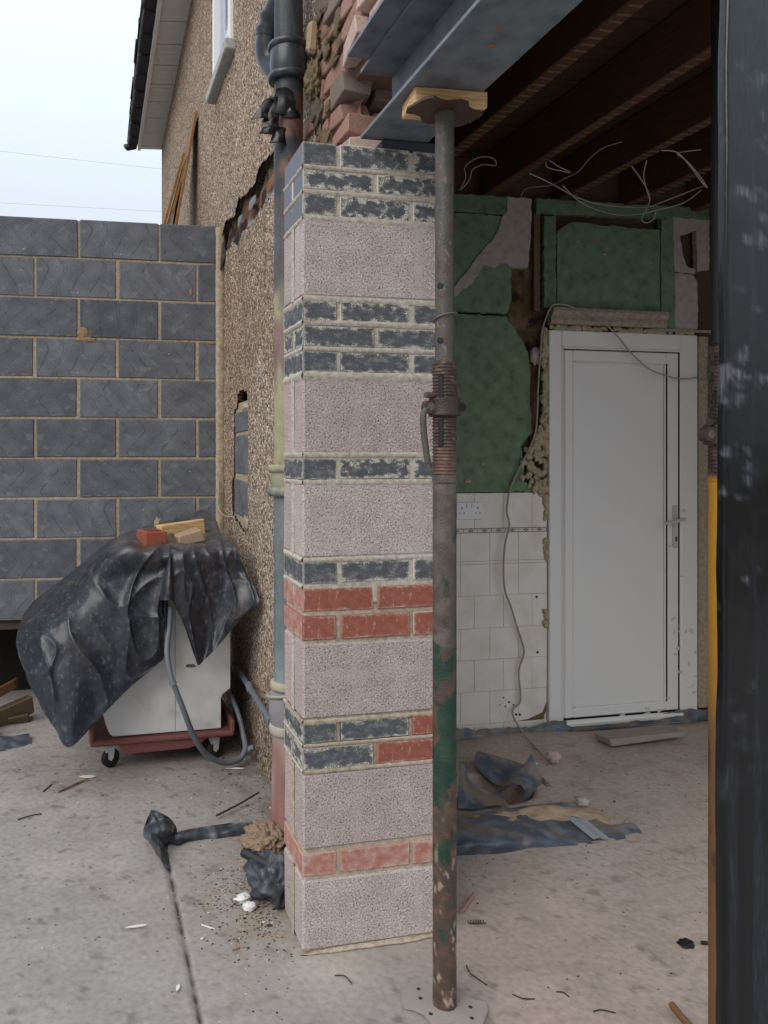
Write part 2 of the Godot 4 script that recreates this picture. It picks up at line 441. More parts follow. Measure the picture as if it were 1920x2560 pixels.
# ---------------------------------------------------------------- computed textures
func brick_sheet() -> Array:  # 1024 x 640: rows of 256 x 64 brick faces, then two rows of 128 x 64 ends; a colour image and a height image
	var img := Image.create(1024, 640, false, Image.FORMAT_RGB8)
	var hgt := Image.create(1024, 640, false, Image.FORMAT_L8)
	var f := FastNoiseLite.new()
	f.noise_type = FastNoiseLite.TYPE_SIMPLEX_SMOOTH
	f.frequency = 0.020
	f.fractal_octaves = 5
	f.seed = 5
	var w2 := FastNoiseLite.new()
	w2.noise_type = FastNoiseLite.TYPE_SIMPLEX_SMOOTH
	w2.frequency = 0.012
	w2.fractal_octaves = 2
	w2.seed = 9
	var styles := [[10.5, 19.0, 0], [8.0, 14.0, 0], [5.0, 8.5, 0], [5.0, 9.0, 0], [2.0, 4.0, 0], [1.5, 4.0, 1], [2.0, 5.0, 2], [-2.0, 2.0, 3]]
	for y in 640:
		for x in 1024:
			var ends := y >= 512
			var cw := 128.0 if ends else 256.0
			var cx := fmod(x, cw)
			var cy := float(y % 64)
			var mmx := cx / cw * (102.0 if ends else 215.0)
			var mmy := cy / 64.0 * 65.0
			var k := y / 64
			var s: Array
			if ends:
				var e := x / 128
				if k == 8:
					s = styles[0] if e < 4 else styles[2]
				else:
					s = styles[4] if e < 2 else (styles[5] if e < 5 else styles[6])
			else:
				s = styles[k]
			var d := minf(minf(mmx, (102.0 if ends else 215.0) - mmx), minf(mmy, 65.0 - mmy))
			var a := f.get_noise_2d(mmx * 1.6 + x / int(cw) * 900.0, mmy * 1.9 + k * 400.0)
			var b := w2.get_noise_2d(mmx * 1.6 + x / int(cw) * 500.0, mmy * 2.6 + k * 700.0)
			var g := f.get_noise_2d(mmx * 9.0 + 77.0, mmy * 9.0 + x / int(cw) * 60.0 + k * 90.0)
			var cover: float = s[0] + a * s[1] + b * s[1] * 0.8 + g * s[1] * 0.28 - d
			var smear := clampf(cover / 11.0 + 0.5 + g * 0.5, 0.0, 1.0) * clampf(0.78 + g * 0.7 + a * 0.4, 0.0, 1.0)
			var stain := clampf((cover + 5.0 + g * 6.0) / 9.0, 0.0, 1.0) * (1.0 if s[2] == 0 else 0.35)
			var face: Color
			match int(s[2]):
				0: face = Color(0.345 + g * 0.07 + b * 0.05, 0.355 + g * 0.07 + b * 0.05, 0.38 + g * 0.07 + b * 0.05)
				1: face = Color(0.585 + g * 0.07 + a * 0.05, 0.345 + g * 0.05 + a * 0.05, 0.285 + g * 0.04 + a * 0.05)
				2: face = Color(0.70 + g * 0.05 + b * 0.05, 0.51 + g * 0.05 + b * 0.11, 0.46 + g * 0.05 + b * 0.12)
				_: face = Color(0.45 + g * 0.03, 0.465 + g * 0.03, 0.51 + g * 0.03)
			if s[2] == 0:
				face = face.lerp(Color(0.44, 0.42, 0.29), stain * 0.55)
				face = face.lerp(Color(0.62, 0.60, 0.56), clampf(a * 2.0 + b + g * 1.5 - 0.45, 0.0, 0.5))
			else:
				face = face.lerp(Color(0.78, 0.72, 0.66), clampf(f.get_noise_2d(mmx * 3.0, mmy * 1.2 + x * 0.02) * 2.4 - 0.9, 0.0, 0.5))
			var mort := Color(0.79 + g * 0.07, 0.77 + g * 0.07, 0.74 + g * 0.06)
			var px := face.lerp(mort, smear)
			img.set_pixel(x, y, px)
			var hh := 0.35 + smear * 0.4 + g * 0.12 + a * 0.1 * smear
			hgt.set_pixel(x, y, Color(hh, hh, hh))
	return [ImageTexture.create_from_image(img), ImageTexture.create_from_image(hgt)]


func wave_sheet() -> Array:  # 16 faces of combed concrete block, 256 x 128 each
	var img := Image.create(1024, 512, false, Image.FORMAT_RGB8)
	var hgt := Image.create(1024, 512, false, Image.FORMAT_L8)
	var f := FastNoiseLite.new()
	f.noise_type = FastNoiseLite.TYPE_SIMPLEX_SMOOTH
	f.frequency = 0.01
	f.fractal_octaves = 5
	f.seed = 21
	var r := RandomNumberGenerator.new()
	r.seed = 4
	var tone := []
	for k in 16:
		tone.append(r.randf_range(-0.03, 0.03) - (0.05 if k == 5 else 0.0))
	for y in 512:
		for x in 1024:
			var a := f.get_noise_2d(x, y * 1.3)
			var g := f.get_noise_2d(x * 22.0, y * 22.0)
			var t: float = tone[(y / 128) * 4 + x / 256]
			var e := minf(minf(x % 256, 255 - x % 256) / 256.0 * 440.0, minf(y % 128, 127 - y % 128) / 128.0 * 215.0)
			var edge := clampf(1.0 - (e - 2.0) / 9.0 + f.get_noise_2d(x * 3.0, y * 3.0) * 1.6, 0.0, 1.0) * clampf(f.get_noise_2d(x * 1.1 + 300.0, y * 1.1) * 3.0, 0.0, 1.0)
			var c := Color(0.398 + a * 0.07 + g * 0.09 + t, 0.410 + a * 0.07 + g * 0.09 + t, 0.440 + a * 0.07 + g * 0.09 + t)
			c = c.lerp(Color(0.60, 0.54, 0.43), edge * 0.75)
			c = c.lerp(Color(0.72, 0.74, 0.78), clampf(f.get_noise_2d(x * 1.6 + 900.0, y * 1.8) * 2.0 - 0.7, 0.0, 0.16))
			img.set_pixel(x, y, c)
			hgt.set_pixel(x, y, Color.WHITE * (0.6 + g * 0.25 + a * 0.05))
	for k in 16:
		var ox := (k % 4) * 256
		var oy := (k / 4) * 128
		var ph := r.randf() * TAU
		var per := r.randf_range(0.6, 1.35)
		var amp := r.randf_range(18.0, 28.0) * (0.0 if k == 5 else 1.0)
		var gap := r.randf_range(44.0, 64.0)
		var bend := r.randf_range(0.0, 0.35)
		var flip := 1.0 if r.randf() < 0.5 else -1.0
		var slant := r.randf_range(-20.0, 20.0)
		for line in 7:
			for twin in 2:
				var x0 := (line - 1) * gap + r.randf_range(-4, 4) + twin * 6.0
				var strong := r.randf_range(0.45, 0.9)
				for q in 512:
					var yy := q / 4.0
					var w := ph + yy / 128.0 * TAU * per
					var xx := x0 + flip * amp * (sin(w) - 0.13 * sin(3.0 * w) + bend * sin(0.6 * w + line)) + slant * yy / 128.0 + twin * 2.0 * cos(w)
					var fade := clampf(f.get_noise_2d(line * 90.0 + twin * 30.0 + k * 77.0, yy * 3.0) * 2.5 + 0.75, 0.0, 1.0) * strong
					if xx < 1.0 or xx > 253.0:
						continue
					for dx in 2:
						var px := ox + int(xx) + dx
						var cov := (1.0 - (xx - int(xx)) if dx == 0 else xx - int(xx)) * fade * 0.42
						img.set_pixel(px, oy + int(yy), img.get_pixel(px, oy + int(yy)).lerp(Color(0.19, 0.20, 0.23), cov))
						hgt.set_pixel(px, oy + int(yy), hgt.get_pixel(px, oy + int(yy)).lerp(Color(0.1, 0.1, 0.1), cov))
		for s in r.randi_range(1, 4):  # pits and splashes
			var px := ox + r.randi_range(8, 244)
			var py := oy + r.randi_range(8, 118)
			var light := r.randf() < 0.2
			for dx in range(-3, 4):
				for dy in range(-2, 3):
					if dx * dx + dy * dy * 2 < r.randi_range(2, 9):
						img.set_pixel(px + dx, py + dy, Color(0.8, 0.8, 0.82) if light else Color(0.17, 0.17, 0.19))
	return [ImageTexture.create_from_image(img), ImageTexture.create_from_image(hgt)]


func aggregate_sheet() -> Array:  # open-textured pinkish grey block: grains, sparse pits, broad changes of tone
	var size := 768
	var img := Image.create(size, size, false, Image.FORMAT_RGB8)
	var hgt := Image.create(size, size, false, Image.FORMAT_L8)
	var maps := []
	for q in [[FastNoiseLite.TYPE_SIMPLEX_SMOOTH, 0.009, 3], [FastNoiseLite.TYPE_SIMPLEX_SMOOTH, 0.115, 3], [FastNoiseLite.TYPE_CELLULAR, 0.10, 1], [FastNoiseLite.TYPE_SIMPLEX_SMOOTH, 0.05, 2]]:
		var f := FastNoiseLite.new()
		f.noise_type = q[0]
		f.frequency = q[1]
		f.fractal_octaves = q[2]
		f.seed = maps.size() + 71
		if q[2] == 1:
			f.fractal_type = FastNoiseLite.FRACTAL_NONE
			f.cellular_jitter = 1.0
			f.cellular_return_type = FastNoiseLite.RETURN_DISTANCE
		maps.append(f.get_seamless_image(size, size, false, false, 0.1, true).get_data())
	var lo: PackedByteArray = maps[0]
	var gr: PackedByteArray = maps[1]
	var ce: PackedByteArray = maps[2]
	var mi: PackedByteArray = maps[3]
	for y in size:
		for x in size:
			var k := y * size + x
			var a := lo[k] / 255.0 - 0.5
			var g := gr[k] / 255.0 - 0.5
			var m := mi[k] / 255.0 - 0.5
			var pit := clampf((0.17 + m * 0.40 - ce[k] / 255.0) * 6.0, 0.0, 1.0)
			var v := 0.735 + a * 0.06 + g * 0.30 + m * 0.09
			var c := Color(v, v * 0.935 + a * 0.02, v * 0.92 + a * 0.03)
			c = c.lerp(Color(0.40, 0.35, 0.34), pit * 0.6)
			c = c.lerp(Color(0.86, 0.84, 0.83), clampf(a * 2.0 + m * 2.0 + g - 0.9, 0.0, 0.4))
			img.set_pixel(x, y, c)
			hgt.set_pixel(x, y, Color.WHITE * clampf(0.72 + g * 0.5 - pit * 0.65, 0.0, 1.0))
	return [ImageTexture.create_from_image(img), ImageTexture.create_from_image(hgt)]


func border_strip() -> ImageTexture:  # the printed band of dark diamonds on the wall tiles, one motif wide
	var img := Image.create(160, 64, false, Image.FORMAT_RGB8)
	img.fill(Color(0.86, 0.83, 0.78))
	for x in 160:
		for y in 64:
			var ink := y < 7 or y > 57
			for d in [[-20, 0], [20, 0], [0, -13], [0, 13]]:
				if absf(x - 80 - d[0]) / 15.0 + absf(y - 32 - d[1]) / 10.0 < 1.0:
					ink = true
			if absf(fmod(x + 80.0, 160.0) - 80.0) / 6.0 + absf(y - 32) / 5.0 < 1.0:
				ink = true
			if ink:
				img.set_pixel(x, y, Color(0.07, 0.08, 0.14))
	return ImageTexture.create_from_image(img)


func materials() -> void:
	var grain := tex(FastNoiseLite.TYPE_SIMPLEX_SMOOTH, 0.06, 4, [], 512, 3)
	var grit := tex(FastNoiseLite.TYPE_SIMPLEX_SMOOTH, 0.2, 3, [], 512, 8)
	var peb := tex(FastNoiseLite.TYPE_CELLULAR, 0.085, 1, [[0.0, "453b34"], [0.15, "786a5e"], [0.34, "b09c8a"], [0.5, "8a7c72"], [0.64, "bfad9b"], [0.78, "ddd2c4"], [0.88, "a07f66"], [1.0, "fbf6ee"]], 1024, 6, "cell")
	var pebh := tex(FastNoiseLite.TYPE_CELLULAR, 0.085, 1, [[0.0, "ffffff"], [0.35, "d8d8d8"], [1.0, "000000"]], 1024, 6, "dist")
	mat("pebbledash", "ffffff", 0.85, peb, Vector3.ONE * 0.85, pebh, 0.9, true)
	var bs := brick_sheet()
	mat("brick_faces", "ffffff", 0.75, bs[0], Vector3.ZERO, bs[1], 0.12)
	var ws := wave_sheet()
	mat("combed_block", "ffffff", 0.85, ws[0], Vector3.ZERO, ws[1], 0.2)
	var ag := aggregate_sheet()
	for k in 3:
		var m := mat("aggregate_block_%d" % k, ["ffffff", "f4f1f1", "fff6f4"][k], 0.95, ag[0], Vector3.ONE * 0.62, ag[1], 0.3)
		m.uv1_offset = Vector3(0.31, 0.17, 0.53) * k
	var mor := tex(FastNoiseLite.TYPE_SIMPLEX_SMOOTH, 0.03, 6, [[0.0, "a39a8c"], [0.35, "bdb4a6"], [0.65, "cbc3b7"], [1.0, "ddd7cd"]], 512, 17)
	mat("mortar", "f4ece0", 0.95, mor, Vector3.ONE * 0.4, grit, 0.3)
	mat("pale_mortar", "fbfbfc", 0.95, mor, Vector3.ONE * 0.33, grit, 0.25)
	mat("smear_mortar", "c9b795", 0.95, mor, Vector3.ONE * 0.4, grit, 0.3)
	mat("tan_mortar", "ece3d2", 0.95, mor, Vector3.ONE * 0.4, grit, 0.3)
	var con := tex(FastNoiseLite.TYPE_SIMPLEX_SMOOTH, 0.012, 8, [[0.0, "cfcecd"], [0.3, "e0dfde"], [0.5, "e8e7e7"], [0.7, "eeeded"], [1.0, "fdfdfd"]], 1024, 23)
	var con2 := tex(FastNoiseLite.TYPE_SIMPLEX_SMOOTH, 0.03, 7, [[0.0, "c6c4c3"], [0.25, "dddcdb"], [0.5, "e7e6e6"], [0.75, "edecec"], [1.0, "fcfcfc"]], 1024, 61)
	mat("slab", "ffffff", 0.92, con2, Vector3.ONE * 0.9, tex(FastNoiseLite.TYPE_SIMPLEX_SMOOTH, 0.05, 6, [], 1024, 29), 0.06, true)
	mat("earth", "6b6256", 1.0, con, Vector3.ONE * 2.0)
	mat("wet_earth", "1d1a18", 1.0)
	mat("paint", "ffffff", 0.6, null, Vector3.ONE, null, 0.1, true)
	mat("rough_paint", "ffffff", 0.8, null, Vector3.ONE * 0.25, grit, 0.15, true)
	mat("iron", "ffffff", 0.5, null, Vector3.ONE * 0.2, grain, 0.12, true)
	mat("glossy_iron", "ffffff", 0.3, null, Vector3.ONE * 0.2, grain, 0.012, true)
	mat("black_paint", "ffffff", 0.2, tex(FastNoiseLite.TYPE_SIMPLEX_SMOOTH, 0.02, 6, [[0.0, "686868"], [0.45, "a0a0a0"], [0.7, "c8c8c8"], [1.0, "ffffff"]], 512, 91), Vector3(0.06, 0.5, 0.06), grain, 0.01, true).metallic_specular = 0.5
	var pri := tex(FastNoiseLite.TYPE_SIMPLEX_SMOOTH, 0.02, 6, [[0.0, "5b5f65"], [0.4, "71767d"], [0.7, "7a7f86"], [1.0, "86847e"]], 512, 31)
	mat("primed_steel", "f4f6fa", 0.5, pri, Vector3.ONE * 0.9, grain, 0.03)
	var wood := tex(FastNoiseLite.TYPE_SIMPLEX_SMOOTH, 0.02, 4, [[0.0, "b89468"], [0.45, "d8b888"], [0.6, "dfc498"], [1.0, "ecd8b4"]], 512, 37)
	mat("new_timber", "fff6ea", 0.75, wood, Vector3(1.2, 0.12, 0.12), grit, 0.05)
	mat("old_timber", "6a503e", 0.9, wood, Vector3(0.1, 0.1, 1.4), grit, 0.1)
	mat("old_boards", "5a473b", 0.95, wood, Vector3(1.4, 0.1, 0.1), grit, 0.1)
	mat("ply", "a89078", 0.85, wood, Vector3(0.3, 0.8, 0.3), grit, 0.05)
	mat("grey_plank", "a59b90", 0.9, con, Vector3(1.4, 0.1, 0.1), grit, 0.08)
	mat("white_plastic", "eeedea", 0.35)
	mat("machine_white", "dcdfe1", 0.35, tex(FastNoiseLite.TYPE_SIMPLEX_SMOOTH, 0.01, 6, [[0.0, "d9d5cf"], [0.35, "f0efed"], [1.0, "ffffff"]], 512, 44), Vector3.ONE * 0.8)
	mat("white_gloss", "eeeeee", 0.4)
	mat("dirty_white", "d8d3ca", 0.6, mor, Vector3.ONE * 0.5)
	mat("handle_white", "c9c6c0", 0.45)
	mat("scuff", "d3cdc4", 0.9)
	mat("gasket", "2b2c2e", 0.7)
	mat("black", "101012", 0.6)
	var rid := FastNoiseLite.new()
	rid.noise_type = FastNoiseLite.TYPE_SIMPLEX_SMOOTH
	rid.frequency = 0.008
	rid.fractal_type = FastNoiseLite.FRACTAL_RIDGED
	rid.fractal_octaves = 3
	rid.seed = 15
	var crs := NoiseTexture2D.new()
	crs.width = 512
	crs.height = 512
	crs.seamless = true
	crs.noise = rid
	var dusty := tex(FastNoiseLite.TYPE_SIMPLEX_SMOOTH, 0.012, 8, [[0.0, "b4b6bb"], [0.45, "c8c9cc"], [0.65, "dcdad8"], [1.0, "ffffff"]], 1024, 83)
	mat("film", "ffffff", 0.33, dusty, Vector3.ONE * 0.5, crs, 0.035, true)
	mat("blue_film", "ffffff", 0.5, null, Vector3.ONE * 0.3, grain, 0.02, true)
	var pl := tex(FastNoiseLite.TYPE_SIMPLEX_SMOOTH, 0.011, 8, [[0.0, "5b6854"], [0.18, "6c7e65"], [0.34, "788c73"], [0.6, "7f957b"], [0.85, "879c83"], [1.0, "a4ad99"]], 1024, 43)
	mat("green_plaster", "e6eee4", 0.85, pl, Vector3.ONE * 1.0, grain, 0.15)
	mat("pale_green", "d8e2d4", 0.85, pl, Vector3.ONE * 0.8, grain, 0.15)
	mat("bare_plaster", "c2b8b3", 0.95, con, Vector3.ONE * 0.7, grain, 0.15)
	mat("rubble", "ffffff", 0.95, null, Vector3.ONE * 0.2, grit, 0.5, true)
	var ti := tex(FastNoiseLite.TYPE_SIMPLEX_SMOOTH, 0.01, 5, [[0.0, "dfd6cb"], [0.4, "eae3da"], [1.0, "f2eee8"]], 512, 47)
	mat("tile", "ffffff", 0.3, ti, Vector3.ONE * 0.9)
	mat("grout", "d2c9be", 0.9)
	mat("foam", "c9be9e", 0.9, null, Vector3.ONE * 0.15, grain, 0.4)
	var bt := border_strip()
	mat("border_print", "ffffff", 0.3, bt, Vector3.ZERO)
	mat("cable_white", "a69e92", 0.6)
	mat("hose_grey", "6d747c", 0.5)
	mat("dark_hose", "24262b", 0.5)
	mat("red_plastic", "80504b", 0.55, con, Vector3.ONE * 0.3)
	mat("fired_clay", "b0614a", 0.8, con, Vector3.ONE * 0.15, grit, 0.1)
	mat("buff_clay", "cfb597", 0.9, con, Vector3.ONE * 0.12, grit, 0.25)
	mat("cut_brick", "ecd0c5", 0.9, con, Vector3.ONE * 0.25, grit, 0.3)
	mat("old_brick", "c69c8c", 0.9, con, Vector3.ONE * 0.2, grit, 0.4)
	mat("brown_brick", "a8968a", 0.9, con, Vector3.ONE * 0.2, grit, 0.4)
	mat("old_mortar", "c0ad97", 1.0, mor, Vector3.ONE * 0.2, grit, 0.6)
	mat("slate_brick", "454b58", 0.6, con, Vector3.ONE * 0.4)
	mat("yellow_clay", "b3a68a", 1.0, mor, Vector3.ONE * 0.12, grain, 0.5)
	mat("brown_rag", "ead3c0", 1.0, mor, Vector3.ONE * 0.1, grain, 0.6)
	mat("card", "7f6a54", 0.95, con, Vector3.ONE * 0.2, grain, 0.3)
	mat("roof_tile", "3a3a40", 0.85, con, Vector3.ONE * 0.4, grit, 0.2)
	mat("soffit", "e4e8ec", 0.55)
	mat("sill", "b9bdbc", 0.7, con, Vector3.ONE * 0.5)
	mat("chip_white", "e8e6e2", 0.6)
	mat("twig", "7d5c40", 0.9)
	mat("dark_bit", "34302c", 0.8)
	mat("steel_bit", "8e8e90", 0.4)
	mat("tape", "94979d", 0.5)
	mat("curtain", "aebfd8", 0.9)
	var gl := mat("window_glass", "c8d8ee", 0.04, null, Vector3.ZERO)
	gl.transparency = BaseMaterial3D.TRANSPARENCY_ALPHA
	gl.albedo_color.a = 0.2


# ---------------------------------------------------------------- the scene
func _ready() -> void:
	var cam := Camera3D.new()
	cam.name = "camera"
	cam.projection = Camera3D.PROJECTION_FRUSTUM
	cam.keep_aspect = Camera3D.KEEP_HEIGHT
	cam.near = 0.05
	cam.far = 400.0
	cam.size = 2560.0 / 1950.0 * 0.05
	cam.frustum_offset = Vector2(318.0, -140.0) / 1950.0 * 0.05
	cam.position = Vector3(0, 1.426, 0)
	cam.rotation.y = -atan(0.219)
	add_child(cam)
	cam.current = true
	var env := Environment.new()
	env.background_mode = Environment.BG_SKY
	var sky := Sky.new()
	var sm := ProceduralSkyMaterial.new()
	sm.sky_top_color = Color(1.29, 1.38, 1.48)
	sm.sky_horizon_color = Color(0.715, 0.738, 0.762)
	sm.sky_curve = 1.35
	sm.ground_bottom_color = Color(0.35, 0.34, 0.32)
	sm.ground_horizon_color = Color(0.6, 0.6, 0.6)
	sm.sun_angle_max = 1.0
	sm.energy_multiplier = 1.0
	sky.sky_material = sm
	env.sky = sky
	env.tonemap_mode = Environment.TONE_MAPPER_LINEAR
	env.tonemap_exposure = 1.2
	env.sdfgi_enabled = true
	env.ssao_enabled = true
	env.ssil_enabled = true
	var we := WorldEnvironment.new()
	we.name = "world"
	we.environment = env
	add_child(we)
	var sun := DirectionalLight3D.new()
	sun.name = "sun"
	sun.light_color = Color(1.0, 0.99, 0.98)
	sun.light_energy = 0.5
	sun.light_angular_distance = 45.0
	sun.shadow_enabled = true
	sun.rotation = Vector3(deg_to_rad(-40), deg_to_rad(-52), 0)
	add_child(sun)

	noise.noise_type = FastNoiseLite.TYPE_SIMPLEX_SMOOTH
	noise.frequency = 1.0
	noise.fractal_octaves = 4
	noise.seed = 11
	fine.noise_type = FastNoiseLite.TYPE_SIMPLEX_SMOOTH
	fine.frequency = 0.01
	fine.fractal_type = FastNoiseLite.FRACTAL_NONE
	fine.seed = 5
	rng.seed = 20
	materials()
	ground()
	house_wall()
	block_wall()
	pier()
	steel()
	kitchen()
	upper_floor()
	soil_pipe()
	props()
	black_post()
	machine()
	loose_things()
	cables()


# ---------------------------------------------------------------- ground
func slab_tint(p: Vector3) -> Color:
	var inside := smooth(0.75, 1.15, p.x)
	var c := hex("b0aba8").lerp(hex("c4b3a8"), inside)
	var big := nz(p, 0.9)
	var mid := nz(p + Vector3(7, 0, 0), 3.5)
	var sml := nz(p + Vector3(0, 0, 13), 14.0)
	c = c * (1.0 + big * 0.07 + mid * 0.04 + sml * 0.03 + nz(p, 60.0) * 0.09)
	c = c.lerp(hex("d0c8c3"), smooth(0.05, 0.5, nz(p + Vector3(31, 0, 5), 1.6)) * 0.35)
	c = c.lerp(hex("9c948e"), smooth(0.2, 0.6, nz(p + Vector3(3, 0, 55), 4.0)) * 0.3)
	var st1 := nz(p + Vector3(17, 0, 3), 2.4) + 0.25 * nz(p, 17.0)
	c = c * (1.0 - 0.055 * smooth(0.14, 0.26, st1) + 0.04 * smooth(0.05, 0.12, nz(p + Vector3(1, 0, 44), 3.1) + 0.2 * nz(p, 21.0)))
	c = c.lerp(hex("6e645c"), smooth(0.34, 0.46, nz(p + Vector3(8, 0, 2), 13.0)) * 0.5)
	c = c.lerp(hex("7c736c"), smooth(0.30, 0.4, nz(p * Vector3(1, 1, 5) + Vector3(2, 0, 8), 2.6)) * 0.22)
	# dirt and sand washed against the pier and the wall
	var near_pier := smooth(0.55, 0.0, Vector2(p.x - 0.58, (p.z + 2.4) * 0.7).length())
	c = c.lerp(hex("a39480"), near_pier * (0.3 + smooth(-0.2, 0.4, nz(p, 9.0)) * 0.5))
	c = c.lerp(hex("d6cdc0"), smooth(0.22, 0.0, Vector2(p.x - 0.68, p.z + 2.08).length()) * 0.6)
	var wall_foot := smooth(0.45, 0.0, 0.80 - p.x) * smooth(-2.5, -3.0, p.z) * (1.0 - inside)
	c = c.lerp(hex("6d6257"), wall_foot * (0.35 + smooth(-0.2, 0.35, nz(p, 8.0)) * 0.4))
	# fine building dust in the room
	var dust := inside * smooth(-0.35, 0.3, nz(p + Vector3(0, 0, 3), 1.3))
	c = c.lerp(hex("c2b2a3"), dust * 0.5 * smooth(-1.4, -3.2, p.z))
	c = c.lerp(hex("a99c90"), inside * smooth(0.15, 0.5, nz(p + Vector3(9, 0, 3), 3.0)) * 0.25)
	# the joint in the yard slab stays dark with damp dirt
	var jx := 0.281 + 0.006 * nz(Vector3(0, 0, p.z), 3.0)
	var w := 0.006 + 0.012 * maxf(0.0, nz(Vector3(4, 0, p.z), 5.0))
	if p.z > -2.75:
		c = c.lerp(hex("3b322b"), smooth(w + 0.003, w * 0.3, absf(p.x - jx)) * (0.4 + 0.6 * smooth(-0.3, 0.3, nz(p, 13.0))))
	c.a = 1.0
	return c


func slab_height(x: float, z: float) -> float:
	var p := Vector3(x, 0, z)
	var h := nz(p, 1.1) * 0.006 + nz(p, 7.0) * 0.0015
	if z > -2.8:
		h -= 0.008 * smooth(0.010, 0.002, absf(x - 0.281 - 0.006 * nz(Vector3(0, 0, z), 3.0)))
	# sand heaped against the kitchen wall, and the dug hole
	h += 0.03 * smooth(-3.25, -3.55, z) * smooth(1.5, 2.1, x) * smooth(2.7, 2.2, x)
	h -= 0.25 * smooth(0.17, 0.09, Vector2((x - 1.70) * 0.9, (z + 3.05) * 1.1).length())
	return h


func ground() -> void:
	var b := MB.new()
	var x0 := -2.2
	var x1 := 3.8
	var z0 := -4.6
	var z1 := -0.6
	b.grid(520, 350, func(s, t):
		var x := lerpf(x0, x1, s)
		var z := lerpf(z0, z1, t)
		return Vector3(x, slab_height(x, z), z), slab_tint, true)
	struct("concrete_slab", b, M.slab)
	var o := MB.new()
	for r in [[-12.0, x0, -6.7, 6.0], [x1, 12.0, -6.7, 6.0], [x0, x1, z1, 6.0], [x0, x1, -6.7, z0]]:
		o.col = hex("b0aba8")
		o.quad(Vector3(r[0], 0, r[3]), Vector3(r[1], 0, r[3]), Vector3(r[1], 0, r[2]), Vector3(r[0], 0, r[2]))
	struct("yard_slab", o, M.slab)
	var g := MB.new()
	g.quad(Vector3(-150, -0.4, 150), Vector3(150, -0.4, 150), Vector3(150, -0.4, -150), Vector3(-150, -0.4, -150))
	struct("ground", g, M.earth)
	var bank := span(-14, 0.76, -0.4, 1.3, -60, -6.6, 0.01)
	bank.box(at(-6.6, 0.475, -5.6), Vector3(14.7, 0.05, 2.06), 0.01)
	struct("raised_garden", bank, M.earth)
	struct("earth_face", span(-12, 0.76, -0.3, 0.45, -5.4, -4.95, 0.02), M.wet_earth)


# ---------------------------------------------------------------- the side wall of the house
const WX := 0.78
const DAMAGE := [[-3.10, 2.69], [-3.30, 2.722], [-3.464, 2.744], [-3.55, 2.70], [-3.75, 2.715], [-3.954, 2.757], [-4.05, 2.70], [-4.213, 2.725], [-4.334, 2.755], [-4.46, 2.70], [-4.56, 2.79], [-4.535, 2.66], [-4.50, 2.56], [-4.40, 2.60], [-4.232, 2.581], [-4.174, 2.594], [-4.02, 2.53], [-3.90, 2.575], [-3.725, 2.545], [-3.519, 2.563], [-3.36, 2.55], [-3.10, 2.54]]


func poly(a: Array) -> PackedVector2Array:
	var p := PackedVector2Array()
	for q in a:
		p.append(Vector2(q[0], q[1]))
	return p


func pebble_tint(p: Vector3) -> Color:
	var m := 1.0 + nz(p, 1.2) * 0.22 + nz(p, 5.0) * 0.18
	var c := Color(m * 0.95, m * 0.885, m * 0.82) * 0.92
	c = c.lerp(Color(1.12, 1.0, 0.84), smooth(0.0, 0.5, nz(p + Vector3(0, 5, 0), 2.2)) * 0.35)
	# old whitewash splashed low down beside the pipe, bluish below it
	var e := Vector2((p.z + 3.50 + 0.08 * nz(p, 4.0)) / 0.34, (p.y - 1.22) / 0.62).length()
	c = c.lerp(Color(2.3, 2.4, 2.55), smooth(1.1, 0.2, e + 0.5 * nz(p, 7.0)) * 0.85)
	var low := smooth(1.35, 0.95, p.y + 0.25 * nz(p + Vector3(3, 0, 0), 4.0)) * smooth(-5.0, -3.9, p.z)
	c = c.lerp(Color(1.15, 1.2, 1.28), low * 0.35)
	# dark streaks washed down from the broken band, and damp at the foot
	var streak := smooth(0.1, 0.5, nz(Vector3(0, p.y * 0.6, p.z * 6.0), 2.0)) * smooth(1.6, 2.5, p.y) * smooth(2.65, 2.45, p.y)
	c = c.lerp(Color(0.45, 0.43, 0.42), streak * 0.6)
	c = c.lerp(Color(0.42, 0.4, 0.36), smooth(0.5, 0.05, p.y + 0.2 * nz(p, 5.0)) * 0.6)
	c.a = 1.0
	return c


func wall_edge(y: float) -> float:  # how far towards the camera the render reaches
	if y < 2.36:
		return -2.40
	var k := nz(Vector3(0, y, 0), 6.0) * 0.05 + nz(Vector3(3, y, 0), 25.0) * 0.02
	return lerpf(-2.585, -2.60, (y - 2.36) / 0.7) + k


